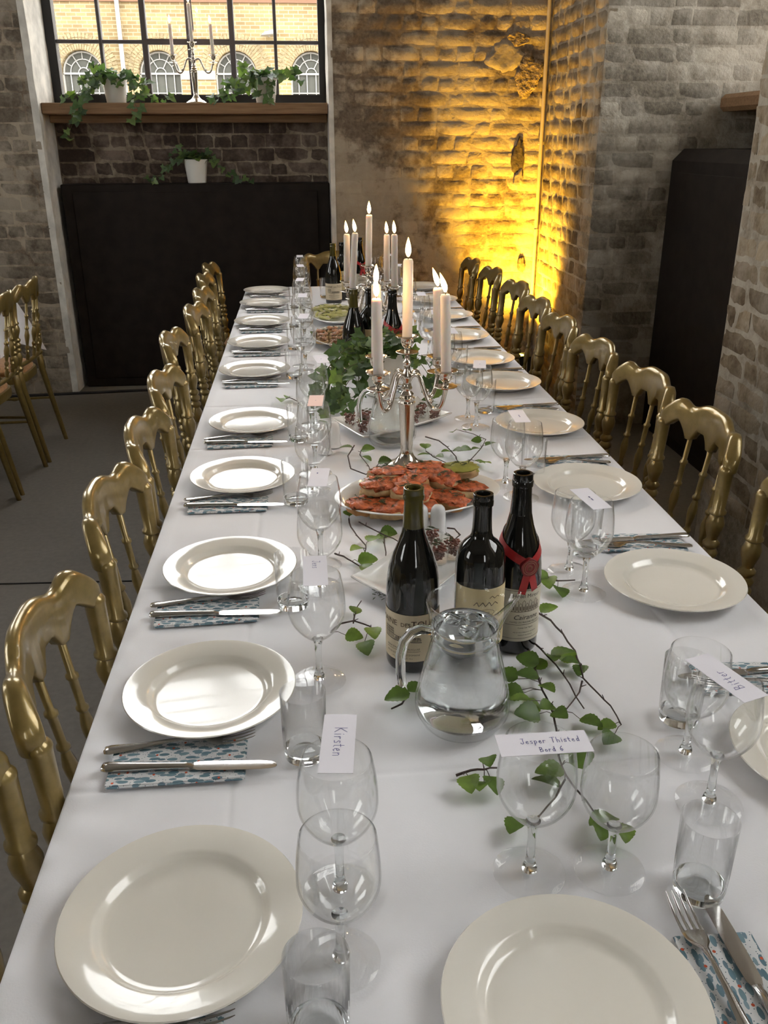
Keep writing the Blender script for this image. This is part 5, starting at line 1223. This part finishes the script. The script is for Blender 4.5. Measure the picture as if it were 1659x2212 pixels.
# endive platter
oval_plate('serving_platter', 'oval grey-white platter of yellow endive leaves near the far end', (0.140, 4.165, ZC), 0.0, 0.118, 0.245, 'china_white', 0.030)
def endive_leaf(seed):
    m = MB(); n = 14; rings = []
    for i in range(n+1):
        u = i/n; L = 0.12*u; w_ = 0.026*math.sin(PI*min(0.98, 0.12+0.86*u))**0.8; zc = 0.018*u*u
        rings.append([(L-0.06, w_*math.cos(PI*k/8), zc+0.020*(1-math.sin(PI*k/8))*(w_/0.026)) for k in range(9)]+[(L-0.06, w_*0.93*math.cos(PI*k/8), zc+0.0022+0.020*(1-math.sin(PI*k/8))*(w_/0.026)) for k in range(8, -1, -1)])
    m.loft(rings); me = m.mesh('leaf', 'endive', 60); fixn(me); return me
en_me = endive_leaf(1)
rr = random.Random(9)
for k in range(11):
    a = -1.2+0.5*(k % 5)+rr.uniform(-.2, .2); x = 0.095+0.030*(k % 4)+rr.uniform(-.006, .006); y = 4.06+0.075*(k//3)+rr.uniform(-.01, .01)
    t = thing('endive_boat', 'yellow endive leaf, %s row from the platter front, %s of its row' % (ORD[k//3], ORD[k % 3]), 'canape', (x, y, ZC+0.012+0.009*(k % 3)), a, 'endive leaves on the far platter')
    link('leaf', en_me, t)
    m = MB()
    for q_ in range(3): m.blob((-0.03+0.03*q_, 0, 0.010+0.004*q_), (0.016, 0.011, 0.009), k+q_, 0.25, 3, 9, 6)
    m.build('filling', 'cream_cheese', t, 70); dill_on(t, [(-0.03, 0, 0.02), (0.0, 0, 0.022), (0.03, 0, 0.027)], k, 6, 0.014)
# salt and pepper
shaker_me = MB().lathe([(0.0, 0.0), (0.0185, 0.0), (0.0205, 0.002), (0.0190, 0.005), (0.0168, 0.012), (0.0163, 0.045), (0.0158, 0.056), (0.0135, 0.065), (0.0085, 0.0705), (0.0, 0.0725)], 28).mesh('salt_shaker', 'porcelain_shaker', 60); fixn(shaker_me); shaker_me.polygons.foreach_set('use_smooth', [True]*len(shaker_me.polygons))
for (x, y, lb) in ((0.262, 1.668, 'white domed porcelain shaker between the bottle necks, the nearer one'), (0.226, 1.672, 'white domed porcelain shaker half hidden by the tall bottle neck'), (0.067, 2.281, 'white porcelain shaker at the corner of the rear square dish'), (0.040, 2.228, 'white porcelain shaker behind a wine glass stem by the rear dish')):
    t = thing('salt_shaker', lb, 'shaker', (x, y, ZC), 0, 'porcelain shakers'); link('body', shaker_me, t)
    m = MB()
    for k in range(3): a = 2*PI*k/3; m.lathe([(0.0, 0.0), (0.0008, 0.0003), (0.0, 0.0006)], 6, (0.003*math.cos(a), 0.003*math.sin(a), 0.0720))
    m.build('holes', 'rubber_black', t, None)

# ------------------------------------------------------------------ leaves, twigs, ivy
def birch_leaf():
    L, W_ = 0.034, 0.0142; n = 13; half = []
    for i in range(n+1):
        u = i/n; w_ = W_*max(0.0, math.sin(PI*u**0.62))**0.8
        half.append((L*u, max(0.0, w_*(1+0.05*(1 if i % 2 else -1))) if 0 < i < n else 0.0))
    v = [(x, 0, 0.0018*math.sin(PI*x/L)) for (x, w_) in half]; c = len(v)
    v += [(x+0.001, w_, 0.0018*math.sin(PI*x/L)+0.28*w_) for (x, w_) in half[1:-1]]; d = len(v)
    v += [(x+0.001, -w_, 0.0018*math.sin(PI*x/L)+0.28*w_) for (x, w_) in half[1:-1]]
    f = []
    for i in range(n):
        for base, flip in ((c, 0), (d, 1)):
            a, b = i, i+1; p = base+i-1 if i > 0 else None; q_ = base+i if i < n-1 else None
            face = [a, b]+([q_] if q_ is not None else [])+([p] if p is not None else [])
            if len(face) >= 3: f.append(tuple(face if not flip else face[::-1]))
    m = MB(); m.v = v; m.f = f; return m.mesh('leaf', 'birch_leaf', 80)
def ivy_leaf():
    out = [(0.0, 0.0), (-0.006, 0.010), (-0.012, 0.016), (0.0, 0.017), (0.008, 0.024), (0.013, 0.013), (0.022, 0.010), (0.036, 0.0)]
    pts = out+[(x, -y) for (x, y) in out[-2:0:-1]]
    n = len(pts); v = [(0.012, 0, 0.0)]+[(x, y, 0.0015*math.sin(x*200)+abs(y)*0.22-0.10*max(0, x-0.012)) for (x, y) in pts]
    f = [(0, 1+i, 1+(i+1) % n) for i in range(n)]
    m = MB(); m.v = v; m.f = f; return m.mesh('leaf', 'ivy_leaf', 80)
birch_me, ivy_me = birch_leaf(), ivy_leaf()
def put_leaf(me, parent, p, direc, normal, s):
    d = Vector(direc).normalized(); n_ = Vector(normal); n_ = (n_-d*n_.dot(d)).normalized(); y = n_.cross(d)
    m = Matrix((d, y, n_)).transposed().to_4x4()
    o = link('leaf', me, parent); o.matrix_local = Matrix.Translation(Vector(p)) @ m @ Matrix.Diagonal((s, s, s, 1)); return o
mm = 0.001
TW = [  # (label, branches as table-plane millimetres)
 ('birch twig curving to the right of the ribboned bottle', [[(384, 1330), (403, 1287), (410, 1240), (413, 1182), (410, 1135), (403, 1103), (414, 1065), (425, 1035), (426, 994)], [(403, 1103), (389, 1074), (354, 1030)]]),
 ('straight bare birch twig in front of the ribboned bottle', [[(308, 1262), (347, 1239), (359, 1194), (372, 1145), (379, 1093), (385, 1037)]]),
 ('leafy birch twig between the water jug and the two-line card', [[(348, 1239), (340, 1182), (335, 1103), (335, 1061), (335, 1020), (326, 970), (315, 925), (314, 888), (327, 843), (336, 806), (359, 796), (369, 783)], [(314, 888), (290, 850), (262, 820), (241, 814)]]),
 ('short birch sprig with three leaves under the water jug', [[(174, 908), (193, 910), (211, 911), (232, 919)]]),
 ('birch sprig left of the tall burgundy bottle', [[(22, 1289), (40, 1306), (64, 1312), (92, 1301)], [(63, 1312), (68, 1350), (82, 1390)]]),
 ('birch sprig beside the ribboned bottle by two glass feet', [[(400, 1442), (420, 1432), (453, 1424), (490, 1436)]]),
 ('dark bare birch twig left of the front square dish', [[(41, 1596), (58, 1568), (74, 1546), (107, 1498)]]),
 ('birch twig in front of the salmon platter', [[(81, 1770), (80, 1714), (90, 1665), (106, 1618), (103, 1596)], [(100, 1750), (127, 1698), (148, 1660), (166, 1646), (190, 1610)], [(148, 1660), (145, 1590), (140, 1540)]]),
 ('forked birch twig left of the near candelabra foot', [[(121, 2274), (100, 2180), (100, 2073), (135, 2027), (161, 2067), (175, 2110), (180, 2150)], [(140, 2240), (131, 2177), (148, 2086), (149, 2048)]]),
 ('large birch twig right of the near candelabra', [[(326, 2330), (355, 2280), (368, 2218), (379, 2134), (378, 2098), (366, 2057)], [(310, 2200), (322, 2158), (367, 2064)], [(379, 2101), (412, 2112), (460, 2201), (485, 2270), (461, 2330), (430, 2380)]]),
 ('two-leaved birch sprig on the cloth left of the table ivy', [[(-89, 2740), (-60, 2776), (-35, 2729)]]),
 ('birch twig trailing from the table ivy to the rear dish', [[(120, 3000), (120, 2862), (121, 2740), (110, 2680)]]),
 ('birch twig end behind the handle of the front jug', [[(128, 1093), (121, 1070), (104, 1060)]]),
 ('birch sprig before the far left bottle', [[(-30, 4560), (17, 4437), (72, 4345)]]),
 ('birch sprig at the left edge of the silver tray', [[(25, 3760), (30, 3840), (60, 3890)]]),
 ('bare birch twig behind the porcelain shaker', [[(288, 1700), (300, 1680), (306, 1650), (294, 1640)]])]
LV = [(403, 1309), (330, 1143), (346, 1148), (367, 1157), (384, 1169), (401, 1170), (393, 1130), (408, 1132), (292, 1121), (286, 1090), (291, 1075), (294, 1050), (308, 1046), (320, 1102), (338, 1073), (325, 1039), (342, 1008), (377, 995), (403, 982), (399, 956), (190, 881), (203, 869), (217, 878), (221, 914), (58, 1260), (75, 1237), (92, 1272), (69, 1351), (425, 1436), (435, 1422), (444, 1392), (85, 1581), (99, 1548), (101, 1507), (144, 1666), (122, 1633), (154, 1677), (75, 1780), (101, 2230), (150, 2208), (187, 2110), (147, 2170), (310, 2230), (300, 2150), (360, 2168), (384, 2166), (402, 2164), (330, 2134), (401, 2346), (451, 2350), (461, 2277), (445, 2194), (485, 2210), (435, 2105), (440, 2069), (392, 2040), (320, 2055), (-84, 2727), (-61, 2764), (237, 802), (339, 796), (328, 778), (349, 780), (299, 893), (290, 872), (118, 2717), (95, 2700), (-18, 4407), (39, 4362), (30, 3780), (45, 3868), (120, 1082), (143, 1104), (95, 2895), (330, 930), (338, 905), (300, 1020)]
twigs = []
for k, (lb, brs) in enumerate(TW):
    x0, y0 = brs[0][0][0]*mm, brs[0][0][1]*mm
    t = thing('birch_twig', lb, 'twig', (x0, y0, T), 0, 'birch twigs strewn on the cloth'); m = MB(); rr = random.Random(k+50); paths = []
    for bi, br in enumerate(brs):
        pts = []
        for i, (x, y) in enumerate(br): pts.append(Vector((x*mm-x0, y*mm-y0, 0.004+(0.007*math.sin(PI*i/(len(br)-1)) if len(br) > 3 else 0.002))))
        fine = []
        for a, b in zip(pts, pts[1:]):
            for u in (0, 0.5): fine.append(a.lerp(b, u)+Vector((rr.uniform(-.0012, .0012), rr.uniform(-.0012, .0012), 0)))
        fine.append(pts[-1]); r0 = 0.0019 if bi == 0 else 0.0015
        m.tube(fine, [r0*(1-0.45*i/len(fine)) for i in range(len(fine))], 6); paths.append(fine)
        for i in range(1, len(fine)-1, 3):
            a = rr.uniform(0, 6.28); m.tube([fine[i], fine[i]+Vector((math.cos(a)*0.008, math.sin(a)*0.008, 0.004))], [0.0010, 0.0006], 5)
    twigs.append((t, m, paths, Vector((x0, y0, T)), rr))
for (lx, ly) in LV:
    p = Vector((lx*mm, ly*mm, 0)); best = None
    for tw in twigs:
        for path in tw[2]:
            for q_ in path:
                d = (Vector((q_.x+tw[3].x, q_.y+tw[3].y, 0))-p).length
                if best is None or d < best[0]: best = (d, tw, q_)
    d, (t, m, paths, o_, rr), q_ = best
    lp = Vector((p.x-o_.x, p.y-o_.y, 0.006+rr.uniform(0, 0.012)))
    dv = Vector((lp.x-q_.x, lp.y-q_.y, 0)); dv = dv.normalized() if dv.length > 1e-4 else Vector((1, 0, 0))
    root_ = lp-dv*0.014; m.tube([q_, (q_+root_)/2+Vector((0, 0, 0.004)), root_], 0.0006, 4)
    put_leaf(birch_me, t, root_, dv+Vector((rr.uniform(-.4, .4), rr.uniform(-.4, .4), rr.uniform(-.15, .25))), Vector((rr.uniform(-.5, .5), rr.uniform(-.7, .3), 1)), rr.uniform(0.85, 1.25))
for (t, m, paths, o_, rr) in twigs: m.build('branch', 'twig', t, 70)

def make_pot(t, r0=0.056, r1=0.074, H=0.140):
    pr = [(0.0, 0.0), (r0-0.003, 0.0), (r0, 0.003)]
    n = 13
    for i in range(1, n*2):
        u = i/(n*2); z = H*u; r_ = r0+(r1-r0)*u; pr.append((r_+(0.0011 if i % 2 else -0.0005), z))
    pr += [(r1+0.001, H-0.003), (r1, H), (r1-0.004, H), (r1-0.006, H-0.012), (0.0, H-0.013)]
    me = MB().lathe(pr, 48).mesh('pot', 'pot_white', 50); fixn(me); link('pot', me, t)
    MB().lathe([(0.0, H-0.008), (r1-0.008, H-0.010), (r1-0.008, H-0.014), (0.0, H-0.014)], 24).build('soil', 'soil', t, 60)
def make_ivy(label, loc, vines, crown, seed, s0=1.0, face=(0, -1, 0.5), pot=True):
    """vines: lists of points relative to the pot's base"""
    t = thing('potted_ivy', label, 'plant', loc, 0); rr = random.Random(seed)
    if pot: make_pot(t)
    st = MB(); F = Vector(face)
    for vn in vines:
        pts = [Vector(p) for p in vn]; fine = []
        for i in range(len(pts)-1):
            p0, p1, p2, p3 = pts[max(0, i-1)], pts[i], pts[i+1], pts[min(len(pts)-1, i+2)]
            for q_ in range(5):
                u = q_/5; fine.append(0.5*((2*p1)+(-p0+p2)*u+(2*p0-5*p1+4*p2-p3)*u*u+(-p0+3*p1-3*p2+p3)*u**3))
        fine.append(pts[-1]); st.tube(fine, 0.0013, 5)
        acc = 0.0
        for a, b in zip(fine, fine[1:]):
            acc += (b-a).length
            if acc > 0.0165:
                acc = 0; off = Vector((rr.uniform(-1, 1), rr.uniform(-1, 0.3), rr.uniform(-0.8, 0.8)))*0.022
                p = b+off; st.tube([b, p], 0.0007, 4)
                put_leaf(ivy_me, t, p, Vector((rr.uniform(-1, 1), rr.uniform(-.6, .1), rr.uniform(-1.0, 0.25))), F+Vector((rr.uniform(-.7, .7), rr.uniform(-.4, .4), rr.uniform(-.4, .7))), s0*rr.uniform(0.62, 1.15))
    for k in range(crown):
        a = rr.uniform(0, 2*PI); r_ = 0.075*math.sqrt(rr.random()); p = Vector((r_*math.cos(a), r_*math.sin(a), 0.143+0.045*rr.random()*(1-r_/0.12)))
        st.tube([Vector((r_*0.4*math.cos(a), r_*0.4*math.sin(a), 0.128)), p], 0.0008, 4)
        put_leaf(ivy_me, t, p, Vector((math.cos(a), math.sin(a), rr.uniform(-0.5, 0.5))), Vector((rr.uniform(-.5, .5), -0.6, 1)), s0*rr.uniform(0.7, 1.2))
    st.build('stems', 'vine_stem', t, 70)
    return t
zs_ = 1.7385
make_ivy('ivy in a ribbed white pot, left one on the window sill', (-1.085, 5.965, zs_),
    [[(-0.05, -0.02, 0.14), (-0.12, -0.06, 0.15), (-0.17, -0.09, 0.09), (-0.22, -0.10, 0.03), (-0.28, -0.12, 0.02)], [(-0.04, -0.05, 0.14), (-0.09, -0.10, 0.12), (-0.15, -0.13, 0.06), (-0.19, -0.15, -0.02), (-0.23, -0.155, -0.10), (-0.27, -0.15, -0.16), (-0.29, -0.15, -0.20)],
     [(0.05, -0.02, 0.14), (0.11, -0.06, 0.15), (0.15, -0.08, 0.10), (0.19, -0.09, 0.05), (0.24, -0.10, 0.02), (0.30, -0.11, 0.025), (0.35, -0.11, 0.03)], [(0.05, -0.05, 0.14), (0.10, -0.09, 0.13), (0.13, -0.13, 0.06), (0.13, -0.15, 0.0), (0.15, -0.155, -0.05), (0.12, -0.155, -0.09)],
     [(-0.05, 0.0, 0.14), (-0.08, -0.02, 0.19), (-0.10, -0.02, 0.21)], [(0.04, -0.04, 0.14), (0.14, -0.06, 0.13), (0.19, -0.07, 0.11), (0.17, -0.09, 0.03)], [(0.02, -0.06, 0.14), (0.03, -0.09, 0.11), (0.035, -0.09, 0.08)], [(-0.02, -0.05, 0.14), (-0.10, -0.09, 0.09), (-0.14, -0.10, 0.03)]], 46, 11, 1.45)
make_ivy('ivy in a ribbed white pot, right one on the window sill', (-0.188, 5.965, zs_),
    [[(-0.04, -0.02, 0.14), (-0.10, -0.05, 0.19), (-0.13, -0.06, 0.22)], [(-0.05, -0.03, 0.14), (-0.13, -0.08, 0.13), (-0.18, -0.10, 0.10), (-0.23, -0.10, 0.09)], [(-0.05, -0.05, 0.14), (-0.12, -0.09, 0.09), (-0.20, -0.11, 0.05), (-0.28, -0.12, 0.03), (-0.34, -0.12, 0.02)],
     [(0.05, -0.02, 0.14), (0.11, -0.05, 0.16), (0.16, -0.06, 0.18), (0.19, -0.06, 0.15), (0.20, -0.07, 0.12)], [(0.03, -0.05, 0.14), (0.02, -0.09, 0.08), (0.03, -0.12, 0.03), (0.03, -0.145, -0.02)], [(-0.03, -0.05, 0.14), (-0.07, -0.09, 0.06), (-0.03, -0.10, 0.04)], [(-0.03, 0, 0.14), (-0.07, -0.03, 0.17), (-0.09, -0.03, 0.14)]], 44, 12, 1.5)
make_ivy('dark ivy in a ribbed white pot standing on the black panel', (-0.645, 5.99, 1.283),
    [[(-0.05, 0.0, 0.14), (-0.12, -0.03, 0.15), (-0.18, -0.04, 0.10), (-0.22, -0.04, 0.05), (-0.30, -0.05, 0.02)], [(0.05, 0.0, 0.14), (0.12, -0.03, 0.13), (0.17, -0.04, 0.07), (0.24, -0.04, 0.03), (0.34, -0.05, 0.015)], [(-0.03, 0.02, 0.14), (-0.09, 0.0, 0.19), (-0.14, -0.02, 0.17)], [(0.03, 0.02, 0.14), (0.08, 0.0, 0.18), (0.12, -0.02, 0.15)]], 48, 13, 1.25)
make_ivy('ivy in a white pot on the table behind the near candelabra', (0.248, 2.815, ZC),
    [[(-0.05, -0.04, 0.14), (-0.11, -0.10, 0.12), (-0.15, -0.16, 0.06), (-0.17, -0.20, 0.02), (-0.20, -0.24, 0.012)], [(-0.06, 0.0, 0.14), (-0.12, -0.04, 0.16), (-0.17, -0.08, 0.10), (-0.19, -0.12, 0.04), (-0.23, -0.14, 0.015)], [(-0.05, -0.05, 0.14), (-0.08, -0.12, 0.12), (-0.10, -0.20, 0.06), (-0.13, -0.27, 0.015), (-0.15, -0.31, 0.012)],
     [(-0.06, 0.02, 0.14), (-0.13, 0.02, 0.14), (-0.18, 0.02, 0.08), (-0.20, 0.0, 0.02)], [(-0.04, 0.03, 0.14), (-0.08, 0.05, 0.18), (-0.12, 0.05, 0.16), (-0.15, 0.04, 0.10)], [(0.05, -0.04, 0.14), (0.11, -0.08, 0.12), (0.15, -0.10, 0.06), (0.17, -0.12, 0.015)], [(0.05, 0.0, 0.14), (0.12, -0.03, 0.13), (0.16, -0.04, 0.07), (0.14, -0.10, 0.02)], [(0.02, 0.03, 0.14), (0.06, 0.03, 0.20), (0.10, 0.01, 0.17)],
     [(0.0, -0.05, 0.14), (-0.06, -0.12, 0.14), (-0.13, -0.15, 0.12), (-0.16, -0.17, 0.06)], [(-0.02, -0.05, 0.14), (-0.12, -0.14, 0.08), (-0.16, -0.24, 0.02)], [(-0.05, 0, 0.14), (-0.15, -0.02, 0.10), (-0.21, -0.06, 0.03)], [(0.03, 0.02, 0.14), (0.02, 0.02, 0.20), (0.05, 0.0, 0.22)]], 90, 14, 1.2, (0, -0.8, 0.9))

# ------------------------------------------------------------------ yellow uplighter in the corner
t = thing('uplighter', 'small black floor uplighter throwing yellow light up the brick corner', 'floor lamp', (1.345, 5.50, 0))
MB().lathe([(0.0, 0.0), (0.075, 0.0), (0.08, 0.01), (0.072, 0.03), (0.03, 0.04), (0.0, 0.04)], 28).build('base', 'lamp_black', t, 50)
MB().lathe([(0.0, 0.10), (0.06, 0.10), (0.072, 0.12), (0.075, 0.240), (0.078, 0.245), (0.078, 0.255), (0.070, 0.255), (0.068, 0.235), (0.0, 0.235)], 32).build('housing', 'lamp_black', t, 50)
m = MB(); m.box(-0.10, -0.085, -0.015, 0.015, 0.03, 0.24); m.box(0.085, 0.10, -0.015, 0.015, 0.03, 0.24); m.box(-0.10, 0.10, -0.015, 0.015, 0.028, 0.04); m.build('bracket', 'lamp_black', t, None)
MB().lathe([(0.0, 0.244), (0.067, 0.244), (0.067, 0.246), (0.0, 0.248)], 32).build('lens', 'lamp_lens', t, 50)
l = bpy.data.lights.new('uplighter_light', 'SPOT'); l.energy = 640; l.color = (1.0, 0.54, 0.035); l.spot_size = math.radians(94); l.spot_blend = 1.0; l.shadow_soft_size = 0.06
lo = bpy.data.objects.new('uplighter_light', l); COL.objects.link(lo); lo.parent = t; lo.location = (0, 0, 0.270)
aim = Vector((0.19, 0.26, 1.0)); lo.rotation_euler = aim.to_track_quat('-Z', 'Y').to_euler()
